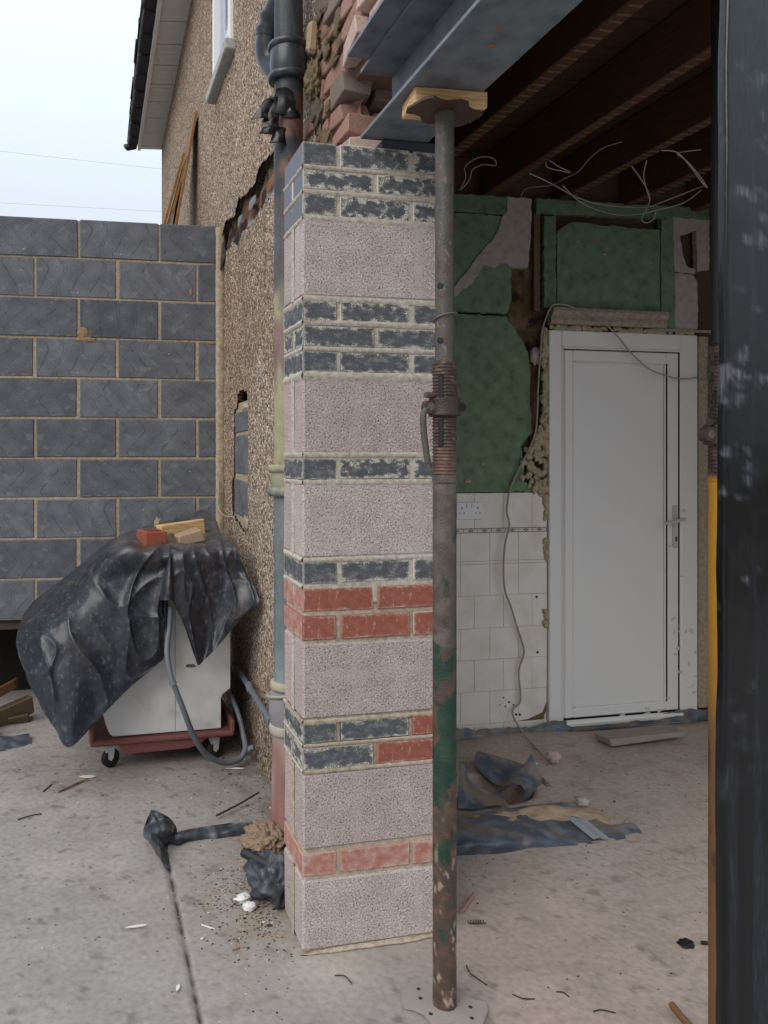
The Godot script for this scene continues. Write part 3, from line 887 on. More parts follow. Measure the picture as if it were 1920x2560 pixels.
func house_wall() -> void:
	var h := thing("house", "pebbledashed side of a house with white eaves, small upper window and cut brickwork", "house")
	var dmg := poly(DAMAGE)
	var chase := poly([[-4.13, 1.672], [-4.05, 1.69], [-4.04, 1.75], [-3.93, 1.765], [-3.80, 1.75], [-3.765, 1.70], [-3.765, 1.06], [-3.85, 1.04], [-4.10, 1.09], [-4.15, 1.12]])
	var pit := poly([[-4.16, 1.10], [-4.19, 1.15], [-4.195, 1.26], [-4.17, 1.32], [-4.13, 1.25], [-4.13, 1.11]])
	var holes := [dmg, chase, pit, poly([[-4.67, 3.63], [-4.10, 3.63], [-4.10, 4.57], [-4.67, 4.57]])]
	var b := MB.new()
	var zn := -2.36
	var zf := -4.7
	var step := 0.012
	var nu := int((zn - zf) / step)
	var nv := int(4.98 / step)
	var gap := func(s: float, t: float) -> bool:
		var z := lerpf(zf, zn, s) + step * 0.5
		var y := t * nv * step + step * 0.5
		if z > wall_edge(y):
			return true
		var w := Vector2(z + 0.008 * nz(Vector3(z, y, 0), 30.0), y + 0.008 * nz(Vector3(y, 3, z), 30.0))
		for q in holes:
			if Geometry2D.is_point_in_polygon(w, q):
				return true
		return false
	b.grid(nu, nv, func(s, t):
		var z := lerpf(zf, zn, s)
		var y: float = t * nv * step
		var p := Vector3(WX, y, z)
		p.x += nz(p, 1.3) * 0.006 + nz(p, 22.0) * 0.002
		var u := smooth(2.30, 2.62, y) * 0.012 * smooth(-2.9, -3.5, z)
		p.x -= u if y > 2.6 else 0.0
		return p, pebble_tint, true, gap)
	# the thickness of the render round every hole
	for k in nv:
		for j in nu:
			var s := float(j) / nu
			var t := float(k) / nv
			if gap.call(s, t):
				continue
			var z := lerpf(zf, zn, s)
			var y := k * step
			b.col = hex("6b5c4e")
			var mid := Vector3(WX + 0.01, y + step * 0.5, z + step * 0.5)
			for e in [[1, 0], [-1, 0], [0, 1], [0, -1]]:
				if (e[0] == 1 and j == nu - 1) or (e[0] == -1 and j == 0) or (e[1] == 1 and k == nv - 1) or (e[1] == -1 and k == 0):
					continue
				if not gap.call(float(j + e[0]) / nu, float(k + e[1]) / nv):
					continue
				var a := Vector3(WX, y + (step if e[1] == 1 else 0.0), z + (step if e[0] == 1 else 0.0))
				var c := a + (Vector3(0, step, 0) if e[0] != 0 else Vector3(0, 0, step))
				b.quad_out(a, c, c + Vector3(0.035, 0, 0), a + Vector3(0.035, 0, 0), mid)
	var far := -8.24
	b.grid(88, 124, func(s, t):
		var z := lerpf(far, zf, s)
		var y: float = t * nv * step
		var p := Vector3(WX, y, z)
		p.x += nz(p, 1.3) * 0.006 + (nz(p, 22.0) * 0.002 if s < 0.99 else 0.0)
		return p, pebble_tint, true)
	b.col = pebble_tint(Vector3(0, 3, 0))
	b.quad(Vector3(WX, 0, far), Vector3(3.0, 0, far), Vector3(3.0, 4.9, far), Vector3(WX, 4.9, far))
	obj("render", b, M.pebbledash, h)
	# the masonry behind the render
	var sub := MB.new()
	sub.grid(130, 50, func(s, t):
		var p := Vector3(0.806, lerpf(2.46, 2.86, t), lerpf(-4.62, -2.4, s))
		p.x += nz(p, 9.0) * 0.012 - smooth(2.67, 2.63, p.y) * 0.012 + smooth(0.15, 0.4, nz(p, 6.0)) * 0.02
		return p, damage_tint, true)
	obj("broken_flashing_line", sub, M.rubble, h)
	var core := MB.new()
	core.col = hex("8d6a58")
	core.box(at(0.93, 1.18, -5.35), Vector3(0.20, 2.36, 5.78), 0.004)
	core.box(at(0.93, 3.65, -5.35), Vector3(0.20, 2.58, 5.62), 0.004)
	core.box(at(0.92, 3.75, -1.42), Vector3(0.20, 2.30, 2.24), 0.004)
	core.box(at(2.2, 2.45, -8.12), Vector3(2.4, 4.9, 0.2), 0.004)
	obj("masonry", core, M.rubble, h)
	flakes(h)
	infill(h)
	toothing(h)
	eaves(h)
	window(h)


func damage_tint(p: Vector3) -> Color:
	var c := hex("7a6450").lerp(hex("a0715a"), smooth(-0.1, 0.4, nz(p, 5.0)))
	c = c.lerp(hex("26262a"), smooth(0.0, 0.3, nz(p + Vector3(0, 2, 9), 7.0)) * 0.9)
	c = c.lerp(hex("c9c2c8"), smooth(2.60, 2.56, p.y + 0.03 * nz(p, 8.0)) * smooth(-4.1, -3.8, p.z) * 0.9)
	c = c.lerp(hex("3c424e"), smooth(-3.8, -3.95, p.z) * smooth(-4.5, -4.3, p.z) * smooth(2.66, 2.6, p.y))
	c = c.lerp(hex("c07a52"), smooth(0.3, 0.5, nz(p + Vector3(5, 0, 0), 6.0)) * 0.7)
	c = c * (1.0 + 0.35 * nz(p, 40.0))
	c.a = 1.0
	return c


func flakes(h: Node) -> void:  # torn lead and felt left along the band
	var tint := func(p: Vector3) -> Color:
		var c := hex("3a3d42").lerp(hex("777a80"), smooth(0.0, 0.5, nz(p, 20.0)) * 0.6)
		c.a = 1.0
		return c
	for q in [[-4.53, 2.665, 0.14, 0.09, 0.02], [-3.72, 2.66, 0.16, 0.03, 0.012], [-4.0, 2.665, 0.12, 0.03, 0.012]]:
		var rows := []
		for k in 3:
			var row := []
			for j in 4:
				var f := j / 3.0
				row.append(Vector3(WX - 0.004 - q[4] * sin(f * PI) * (0.4 + 0.3 * k), q[1] - k * q[3] * (0.5 + 0.4 * sin(f * 3.0)) - f * 0.01, q[0] + q[2] * f))
			rows.append(row)
		obj("torn_flashing", film(rows, 16, 12, 0.006, tint, 2500.0), M.film, h)


func infill(h: Node) -> void:
	var m := MB.new()
	m.box(at(0.805, 1.375, -3.96), Vector3(0.03, 0.66, 0.43), 0.002)
	m.box(at(0.84, 1.60, -3.96), Vector3(0.02, 0.40, 0.50), 0.002)
	obj("infill_mortar", m, M.tan_mortar, h)
	var k := 0
	for q in [[1.552, 1.655], [1.335, 1.532], [1.115, 1.30]]:
		var b := MB.new()
		var lean := 0.02 if k == 2 else (-0.006 if k == 0 else 0.0)
		var r := Rect2((k % 4) * 0.25 + 0.1, 0.5, 0.14, 0.22)
		b.box(at(0.821, (q[0] + q[1]) * 0.5, -3.955 - (0.012 if k == 2 else 0.0), 0, 0, lean), Vector3(0.075, q[1] - q[0], 0.355), 0.003, 0.002, rng, r, r)
		obj("infill_block", b, M.combed_block, h)
		k += 1
	obj("mortar_lump", blob(Vector3(0.81, 1.675, -3.88), Vector3(0.028, 0.022, 0.12), 0.25, 2.0, 3.0), M.pale_mortar, h)
	obj("mortar_lump", blob(Vector3(0.80, 1.085, -3.85), Vector3(0.022, 0.05, 0.09), 0.25, 2.0, 5.0), M.tan_mortar, h)
	obj("brick_stub", boxm(Vector3(0.06, 0.075, 0.13), 0.004, at(0.845, 1.725, -3.845)), M.card, h)


func toothing(h: Node) -> void:  # the cut brick wall end over the pier and along the beam
	var back := MB.new()
	back.box(at(0.89, 2.70, -2.53), Vector3(0.15, 0.74, 0.20), 0.004)
	back.box(at(0.90, 3.0, -1.28), Vector3(0.17, 0.80, 1.84), 0.004)
	obj("old_bedding", back, M.old_mortar, h)
	var front := [-2.235, -2.275, -2.355, -2.315, -2.13, -1.95, -1.80, -1.62, -1.5]
	var look := ["cut_brick", "old_brick", "old_brick", "brown_brick", "cut_brick", "cut_brick", "cut_brick", "old_brick", "cut_brick"]
	for k in front.size():
		var y := 2.335 + k * 0.0755
		var z: float = front[k]
		var n := 0
		while z > -2.72:
			var l: float = 0.215 if n > 0 else [0.12, 0.16, 0.11, 0.13, 0.17, 0.2, 0.2, 0.2, 0.2][k]
			l = minf(l, z + 2.74)
			if l < 0.04:
				break
			var b := MB.new()
			var out := rng.randf_range(-0.008, 0.006) - (0.012 if k >= 4 and n == 0 else 0.0)
			b.box(at(0.785 + out + 0.052, y + 0.033, z - l * 0.5, rng.randf_range(-0.05, 0.05), rng.randf_range(-0.03, 0.03), rng.randf_range(-0.05, 0.05)), Vector3(0.104, 0.064, l), 0.003, 0.010, rng)
			obj("brick", b, M[look[k]] if n == 0 else M[["old_brick", "brown_brick", "old_brick"][rng.randi() % 3]], h)
			z -= l + 0.012
			n += 1
		for j in 2:  # the inner leaf
			var b := MB.new()
			b.box(at(0.955, y + 0.033, front[k] - 0.04 - 0.11 - j * 0.226, rng.randf_range(-0.03, 0.03)), Vector3(0.10, 0.064, 0.21), 0.003, 0.008, rng)
			obj("brick", b, M[["old_brick", "cut_brick", "brown_brick"][rng.randi() % 3]], h)
	# brick courses that run on above the steel
	for k in range(4, 9):
		for j in 6:
			var b := MB.new()
			b.box(at(0.89, 2.335 + k * 0.0755 + 0.033, front[k] + 0.12 + j * 0.226), Vector3(0.19, 0.064, 0.215), 0.006, 0.004, rng)
			obj("brick", b, M[["old_brick", "cut_brick"][rng.randi() % 2]], h)
	var rf := MB.new()
	rf.grid(46, 80, func(s, t):
		var p := Vector3(0.797, lerpf(2.33, 3.1, t), lerpf(-2.64, -2.34, s))
		var course := absf(fmod(p.y - 2.335, 0.0755) / 0.0755 - 0.93)
		p.x += nz(p, 9.0) * 0.014 + nz(p, 34.0) * 0.006 + smooth(0.12, 0.02, course) * 0.006 + smooth(0.75, 1.0, s) * 0.05
		return p, func(p):
			var c := hex("a58a74").lerp(hex("b4887a"), smooth(-0.1, 0.3, nz(p * Vector3(1, 1.5, 0.6), 9.0)))
			c = c.lerp(hex("c9b6a4"), smooth(0.1, 0.4, nz(p + Vector3(3, 3, 3), 12.0)))
			c = c.lerp(hex("7b6a58"), smooth(0.15, 0.4, nz(p + Vector3(9, 3, 3), 15.0)))
			c = c * (1.0 + 0.3 * nz(p, 50.0))
			c.a = 1.0
			return c, true)
	obj("broken_brickwork", rf, M.rubble, h)
	var mr := RandomNumberGenerator.new()
	mr.seed = 12
	for k in 16:
		obj("mortar_patch", blob(Vector3(0.779, 2.35 + mr.randf() * 0.62, -2.58 + mr.randf() * 0.26), Vector3(0.005, mr.randf_range(0.012, 0.03), mr.randf_range(0.02, 0.055)), 0.45, 2.4, k * 3.1, 20, 12), M.old_mortar, h)
	var st := MB.new()
	st.box(at(0.765, 2.875, -2.62, 0, 0, 0.02), Vector3(0.04, 0.11, 0.085), 0.012, 0.006, rng)
	obj("brick", st, M.buff_clay, h)


func eaves(h: Node) -> void:
	var a := Vector3(0.56, 4.67, -8.26)   # outer bottom edge, far end; rises a little towards the front of the house
	var d := Vector3(0.0, 0.085, 1.0)
	var run := func(s: float, dx: float, dy: float) -> Vector3:
		return a + d * s + Vector3(dx, dy, 0)
	for k in 17:
		var b := MB.new()
		var s0 := k * 0.3 + 0.004
		var s1 := k * 0.3 + 0.296
		b.quad(run.call(s1, 0.0, 0.0), run.call(s0, 0.0, 0.0), run.call(s0, 0.235, 0.02), run.call(s1, 0.235, 0.02))
		b.quad(run.call(s0, 0.0, 0.012), run.call(s1, 0.0, 0.012), run.call(s1, 0.235, 0.032), run.call(s0, 0.235, 0.032))
		for g in 3:
			var g0 := s0 + 0.075 * (g + 1)
			b.quad(run.call(g0 + 0.004, 0.0, -0.003), run.call(g0, 0.0, -0.003), run.call(g0, 0.235, 0.017), run.call(g0 + 0.004, 0.235, 0.017))
		obj("soffit_panel", b, M.soffit, h)
	var f := MB.new()
	for q in [[-0.028, 0.0, -0.03, 0.16]]:
		f.quad_out(run.call(-0.02, q[0], q[2]), run.call(5.2, q[0], q[2]), run.call(5.2, q[0], q[3]), run.call(-0.02, q[0], q[3]), run.call(2.0, 0.1, 0.05))
		f.quad_out(run.call(-0.02, q[0], q[2]), run.call(5.2, q[0], q[2]), run.call(5.2, 0.0, q[2]), run.call(-0.02, 0.0, q[2]), run.call(2.0, 0.0, 0.1))
		f.quad_out(run.call(-0.02, 0.0, q[2]), run.call(5.2, 0.0, q[2]), run.call(5.2, 0.0, 0.02), run.call(-0.02, 0.0, 0.02), run.call(2.0, -0.1, 0.0))
	f.quad_out(run.call(-0.02, -0.028, -0.012), run.call(-0.02, 0.24, 0.0), run.call(-0.02, 0.24, 0.25), run.call(-0.02, -0.028, 0.16), run.call(1.0, 0.1, 0.1))
	f.quad_out(run.call(0.02, 0.0, -0.012), run.call(0.02, 0.235, 0.0), run.call(0.02, 0.235, 0.03), run.call(0.02, 0.0, 0.02), run.call(-1.0, 0.1, 0.1))
	f.quad_out(run.call(-0.02, 0.0, -0.012), run.call(-0.02, 0.235, 0.0), run.call(0.02, 0.235, 0.0), run.call(0.02, 0.0, -0.012), run.call(0.0, 0.1, 1.0))
	obj("bargeboard", f, M.white_gloss, h)
	for k in 18:
		var b := MB.new()
		b.box(at(0.0, 0.0, 0.0) * Transform3D(Basis.from_euler(Vector3(-0.15, 0, rng.randf_range(-0.05, 0.05))), run.call(-0.02 + k * 0.29, -0.04 + rng.randf_range(-0.008, 0.008), 0.14)), Vector3(0.20, 0.025, 0.32), 0.004, 0.005, rng)
		b.box(Transform3D(Basis.IDENTITY, run.call(-0.02 + k * 0.29, -0.075 + rng.randf_range(-0.006, 0.006), 0.085)), Vector3(0.10, 0.11, 0.285), 0.01, 0.006, rng)
		obj("roof_tile", b, M.roof_tile, h)
	var e := MB.new()
	e.box(Transform3D(Basis.from_euler(Vector3(0.5, 0, 0.25)), run.call(-0.13, -0.10, 0.06)), Vector3(0.12, 0.05, 0.16), 0.012, 0.01, rng)
	obj("roof_tile", e, M.roof_tile, h)
	var r := MB.new()
	r.quad_out(run.call(-0.1, -0.02, 0.17), run.call(9.0, -0.02, 0.17), run.call(9.0, 3.2, 2.0), run.call(-0.1, 3.2, 2.0), run.call(2.0, 1.0, -1.0))
	r.quad_out(run.call(-0.1, -0.02, 0.13), run.call(9.0, -0.02, 0.13), run.call(9.0, 3.2, 1.96), run.call(-0.1, 3.2, 1.96), run.call(2.0, 1.0, 4.0))
	obj("roof", r, M.roof_tile, h)


func window(h: Node) -> void:
	obj("window_sill", span(0.715, 0.80, 3.575, 3.635, -4.72, -4.05, 0.006), M.sill, h)
	var w := MB.new()
	w.box(at(0.772, 4.10, -4.645), Vector3(0.05, 0.92, 0.05), 0.006)
	w.box(at(0.764, 4.10, -4.603), Vector3(0.05, 0.90, 0.03), 0.005)
	w.box(at(0.772, 3.665, -4.37), Vector3(0.05, 0.055, 0.50), 0.006)
	w.box(at(0.772, 4.10, -4.125), Vector3(0.05, 0.92, 0.05), 0.006)
	var fr := obj("window", w, M.white_gloss, h)
	obj("pane", span(0.776, 0.782, 3.69, 4.54, -4.59, -4.15, 0.001), M.window_glass, fr)
	var c := MB.new()
	c.grid(30, 10, func(s, t): return Vector3(0.80 + 0.012 * sin(s * 40.0), lerpf(3.69, 4.54, t), lerpf(-4.59, -4.15, s)), null, true)
	obj("net_curtain", c, M.curtain, fr)
	var mk := MB.new()
	mk.box(at(0.825, 4.1, -4.37), Vector3(0.012, 0.9, 0.5), 0.002)
	obj("window_board", mk, M.gasket, fr)


# ---------------------------------------------------------------- combed block wall
func block_wall() -> void:
	var th := deg_to_rad(-2.46)
	var w := thing("block_wall", "long garden wall of grey combed concrete blocks in tan mortar", "wall", "", Transform3D(Basis(Vector3.UP, th), Vector3(0.752, 0, -4.463)))
	var m := MB.new()
	m.box(at(-2.02, 1.634, -0.0515), Vector3(4.0, 2.236, 0.090), 0.003)
	obj("mortar", m, M.tan_mortar, w)
	for k in 10:
		var top := 2.757 - k * 0.2245
		var x := -0.012
		var wide := 0.325 if k % 2 == 0 else 0.107
		while x > -3.9:
			var b := MB.new()
			var t := rng.randi() % 16
			if k == 2 and wide > 0.4 and x > -0.4:
				t = 5
			elif t == 5:
				t = 6
			var r := Rect2((t % 4) * 0.25 + 0.004, (t / 4) * 0.25 + 0.006, 0.242 * minf(1.0, wide / 0.44), 0.238)
			if rng.randf() < 0.5:
				r = Rect2(r.end.x, r.position.y, -r.size.x, r.size.y)
			b.box(at(x - wide * 0.5 + rng.randf_range(-0.002, 0.002), top - 0.1075 + rng.randf_range(-0.0015, 0.0015), -0.05 + rng.randf_range(-0.002, 0.002), 0, rng.randf_range(-0.003, 0.003)), Vector3(wide - 0.004, 0.2125, 0.1), 0.0035, 0.0016, rng, r, r)
			obj("block", b, M.combed_block, w)
			x -= wide + 0.0112 + rng.randf_range(-0.001, 0.003)
			wide = 0.44
	# the joint beside the house, and mortar that squeezed out
	var e := MB.new()
	e.grid(6, 220, func(s, t):
		var y := lerpf(0.5, 2.75, t)
		var a: float = PI * s
		return Vector3(0.008 + 0.027 * cos(PI - a) + 0.004 * nz(Vector3(0, y, 1), 18.0), y, -0.004 + 0.016 * sin(a) * (1.0 + 0.5 * nz(Vector3(s, y, 0), 12.0))))
	obj("edge_mortar", e, M.tan_mortar, w)
	for q in [[-0.770, 2.115, 0.03, 0.035], [-0.755, 2.082, 0.055, 0.014], [-0.16, 2.37, 0.01, 0.02], [-0.03, 2.08, 0.04, 0.008]]:
		obj("mortar_smear", blob(Vector3(q[0], q[1], -0.001), Vector3(q[2], q[3], 0.006), 0.22, 1.6, q[0] * 40.0, 24, 14), M.smear_mortar, w)


# ---------------------------------------------------------------- the new pier
func srect(row: int, k: int) -> Rect2:
	return Rect2((k % 4 * 256 + 2) / 1024.0, (row * 64 + 2) / 640.0, 252.0 / 1024.0, 60.0 / 640.0)


func hrect(kind: int, k: int) -> Rect2:  # 0 heavy, 2 medium, 4 light, 5 red, 6 faded, 7 clean
	if kind == 7:
		return Rect2((k % 8 * 128 + 2) / 1024.0, (7 * 64 + 2) / 640.0, 120.0 / 1024.0, 60.0 / 640.0)
	var i: int = {0: k % 4, 1: k % 4, 2: 4 + k % 4, 3: 4 + k % 4, 4: 8 + k % 2, 5: 10 + k % 3, 6: 13 + k % 3}[kind]
	return Rect2((i % 8 * 128 + 2) / 1024.0, ((8 + i / 8) * 64 + 2) / 640.0, 124.0 / 1024.0, 60.0 / 640.0)


func pier() -> void:
	var p := thing("brick_pier", "new square pier of pinkish blocks and dark and red bricks carrying a steel beam", "pier")
	var px := [353, 410, 472, 537, 739, 803, 866, 929, 1136, 1200, 1395, 1462, 1532, 1603, 1800, 1862, 1928, 2127, 2195, 2388]
	# bond, styles of the front faces from the left, style of the left face
	var rows := [["A", 4, 1, 0, 7], ["B", 0, 0, 7], ["A", 2, 0, 0, 7], ["K"], ["A", 2, 1, 2, 2], ["B", 3, 2, 0], ["A", 4, 3, 2, 3], ["K"], ["A", 4, 0, 0, 2], ["K"], ["A", 4, 2, 2, 3], ["B", 5, 5, 6], ["A", 5, 5, 5, 6], ["K"], ["A", 4, 3, 5, 0], ["B", 2, 5, 0], ["K"], ["A", 6, 6, 6, 6], ["K"]]
	var mo := MB.new()
	mo.box(at(0.825, 1.66, -2.2565), Vector3(0.4355, 1.326, 0.2105), 0.004)
	obj("mortar", mo, M.pale_mortar, p)
	var ml := MB.new()
	ml.box(at(0.825, 0.498, -2.2565), Vector3(0.428, 0.996, 0.203), 0.004)
	obj("mortar", ml, M.mortar, p)
	for k in rows.size():
		var y0: float = (2388 - px[k + 1]) / 875.0 + (0.008 if k == 18 else 0.0)
		var y1: float = (2388 - px[k]) / 875.0 - (0.0 if k == 0 else 0.011)
		var h := y1 - y0
		var row: Array = rows[k]
		var j := 0
		var put := func(x0: float, x1: float, z0: float, z1: float, rz: Rect2, rx: Rect2) -> void:
			var b := MB.new()
			b.box(at((x0 + x1) * 0.5 + rng.randf_range(-0.001, 0.001), (y0 + y1) * 0.5, (z0 + z1) * 0.5 + rng.randf_range(-0.0012, 0.0012), rng.randf_range(-0.004, 0.004), rng.randf_range(-0.004, 0.004)), Vector3(x1 - x0, h, z1 - z0), 0.003, 0.0012, rng, rz, rx)
			obj("brick", b, M.brick_faces, p)
		match row[0]:
			"A":
				put.call(0.605, 0.707, -2.364, -2.149, hrect(row[1], k), srect(row[4], k + 1))
				put.call(0.717, 0.932, -2.251, -2.149, srect(row[2], k), srect(row[2], k))
				put.call(0.717, 0.932, -2.364, -2.262, srect(row[2], k + 1), srect(row[2], k))
				put.call(0.942, 1.045, -2.364, -2.149, hrect(row[3], k + 1), srect(row[3], k))
			"B":
				for z in [-2.251, -2.364]:
					put.call(0.605, 0.820, z, z + 0.102, srect(row[1], k + j), hrect(row[3], k + j))
					put.call(0.830, 1.045, z, z + 0.102, srect(row[2], k + 1 + j), hrect(row[2], k))
					j += 1
			"K":
				for z in [-2.249, -2.364]:
					var b := MB.new()
					b.box(at(0.825, (y0 + y1) * 0.5, z + 0.05, rng.randf_range(-0.003, 0.003)), Vector3(0.440, h, 0.1), 0.006, 0.002, rng)
					obj("block", b, M["aggregate_block_%d" % ((k + j) % 3)], p)
					j += 1
	# joints that were left full: ribbons of mortar standing proud of the faces
	var bead := func(a: Vector3, b: Vector3, tall: float, proud: float, out: Vector3, m: String) -> void:
		var r := MB.new()
		var n := int((b - a).length() / 0.006)
		r.grid(n, 6, func(s, t):
			var q := a.lerp(b, s)
			var f := 0.75 + 0.6 * nz(q, 22.0)
			return q + Vector3(0, tall * (t - 0.5) * (1.0 + 0.35 * nz(q + Vector3(0, 9, 0), 30.0)), 0) + out * (proud * sin(PI * t) * f - 0.001), null, out.x < 0.0)
		obj("mortar_ribbon", r, M[m], p)
	var f := Vector3(0, 0, 1)
	var l := Vector3(-1, 0, 0)
	for q in [[1.657, 0.024, 0.005], [1.43, 0.014, 0.003], [1.35, 0.016, 0.003], [1.128, 0.014, 0.003], [2.109, 0.018, 0.003], [1.878, 0.016, 0.003], [1.81, 0.016, 0.003], [1.735, 0.014, 0.003], [2.184, 0.014, 0.003], [2.255, 0.012, 0.003], [0.664, 0.012, 0.002], [0.596, 0.01, 0.002], [0.521, 0.012, 0.002]]:
		bead.call(Vector3(0.607, q[0], -2.148), Vector3(1.043, q[0], -2.148), q[1], q[2], f, "pale_mortar" if q[0] > 1.0 else "mortar")
	for q in [[2.184, 0.013, 0.004], [2.255, 0.013, 0.004], [2.109, 0.014, 0.003], [1.878, 0.014, 0.003], [1.81, 0.014, 0.004], [1.735, 0.012, 0.002], [1.657, 0.026, 0.006], [1.43, 0.014, 0.003], [1.35, 0.014, 0.003], [1.128, 0.018, 0.007], [1.05, 0.014, 0.004], [0.664, 0.014, 0.005], [0.596, 0.012, 0.003], [0.521, 0.012, 0.003]]:
		bead.call(Vector3(0.604, q[0], -2.15), Vector3(0.604, q[0], -2.362), q[1], q[2], l, "pale_mortar")
	for k in [3, 7, 9, 13, 16, 18]:  # the upright joint between the two leaves of blocks
		var y0: float = (2388 - px[k + 1]) / 875.0
		var y1: float = (2388 - px[k]) / 875.0 - 0.012
		var r := MB.new()
		r.grid(6, 24, func(s, t):
			var y := lerpf(y0, y1, t)
			var z: float = -2.2565 + (s - 0.5) * 0.028 * (1.0 + 0.5 * nz(Vector3(1, y, k), 20.0))
			return Vector3(0.6045 - 0.004 * sin(PI * s) * (1.0 + nz(Vector3(s, y * 2.0, k), 16.0)) * (0.2 if k > 15 else 1.0), y, z))
		obj("mortar_ribbon", r, M.pale_mortar if k < 15 else M.mortar, p)
	obj("mortar_ribbon", blob(Vector3(0.83, 0.004, -2.148), Vector3(0.212, 0.006, 0.012), 0.2, 3.0, 2.0, 40, 8), M.mortar, p)
	var pk := MB.new()
	pk.box(at(0.948, 2.342, -2.258), Vector3(0.195, 0.032, 0.2), 0.003, 0.001, rng)
	tag(obj("packing_slate", pk, M.slate_brick), "dark slate-blue packing brick between pier top and steel beam", "packer")


# ---------------------------------------------------------------- steel over the opening
func steel() -> void:
	var s := thing("steel_beam", "grey primed steel beam running over the opening from the pier", "steel beam")
	var z1 := -0.30
	var b := MB.new()
	b.box(at(0.893, 2.366, (z1 - 2.18) * 0.5), Vector3(0.206, 0.012, z1 + 2.18), 0.0015)
	obj("bottom_flange", b, M.primed_steel, s)
	var c := MB.new()
	c.box(at(0.893, 2.462, (z1 - 2.18) * 0.5), Vector3(0.008, 0.18, z1 + 2.18), 0.001)
	obj("web", c, M.primed_steel, s)
	var d := MB.new()
	d.box(at(0.893, 2.558, (z1 - 2.18) * 0.5), Vector3(0.206, 0.012, z1 + 2.18), 0.0015)
	obj("top_flange", d, M.primed_steel, s)
	var e := MB.new()
	e.box(at(0.885, 2.571, (z1 - 2.12) * 0.5), Vector3(0.315, 0.012, z1 + 2.12), 0.0015)
	obj("top_plate", e, M.primed_steel, s)
	var r := MB.new()
	r.col = hex("a8683c")
	for q in [[0.90, -1.62, 0.010], [0.88, -1.55, 0.008], [0.93, -1.3, 0.007]]:
		r.grid(10, 2, func(u, t): return Vector3(q[0] + cos(u * TAU) * q[2] * t * (1.0 + 0.4 * nz(Vector3(u * 3.0, q[0] * 9.0, 0), 1.0)), 2.3593, q[1] + sin(u * TAU) * q[2] * 0.7 * t))
	obj("rust_spot", r, M.rough_paint, s)


# ---------------------------------------------------------------- the kitchen end wall
const KZ := -3.6


func rag(outline: Array, amp: float) -> Array:  # a torn outline: every edge cut up and pushed about
	var out := []
	for k in outline.size():
		var a := Vector2(outline[k][0], outline[k][1])
		var z: Array = outline[(k + 1) % outline.size()]
		var n := maxi(1, int(a.distance_to(Vector2(z[0], z[1])) / 0.014))
		for j in n:
			var p := a.lerp(Vector2(z[0], z[1]), float(j) / n)
			out.append([p.x + amp * 2.0 * nz(Vector3(p.x, p.y, 0), 28.0) + amp * nz(Vector3(p.x, p.y, 4), 70.0), p.y + amp * 2.0 * nz(Vector3(p.x, p.y, 7), 28.0) + amp * nz(Vector3(p.x, p.y, 9), 70.0)])
	return out


func slabs(parent: Node, called: String, m: String, outline: Array, front: float, thick: float) -> MeshInstance3D:
	var b := MB.new()
	b.prism(poly(rag(outline, 0.004) if m != "tile" else outline), at(0, 0, front), thick)
	return obj(called, b, M[m], parent)


func rubble_tint(p: Vector3) -> Color:
	var c := hex("77603f").lerp(hex("9c8264"), smooth(-0.2, 0.4, nz(p, 7.0)))
	c = c.lerp(hex("3a2c22"), smooth(0.1, 0.45, nz(p + Vector3(0, 7, 0), 9.0)))
	c = c * (1.0 + 0.3 * nz(p, 40.0))
	c.a = 1.0
	return c


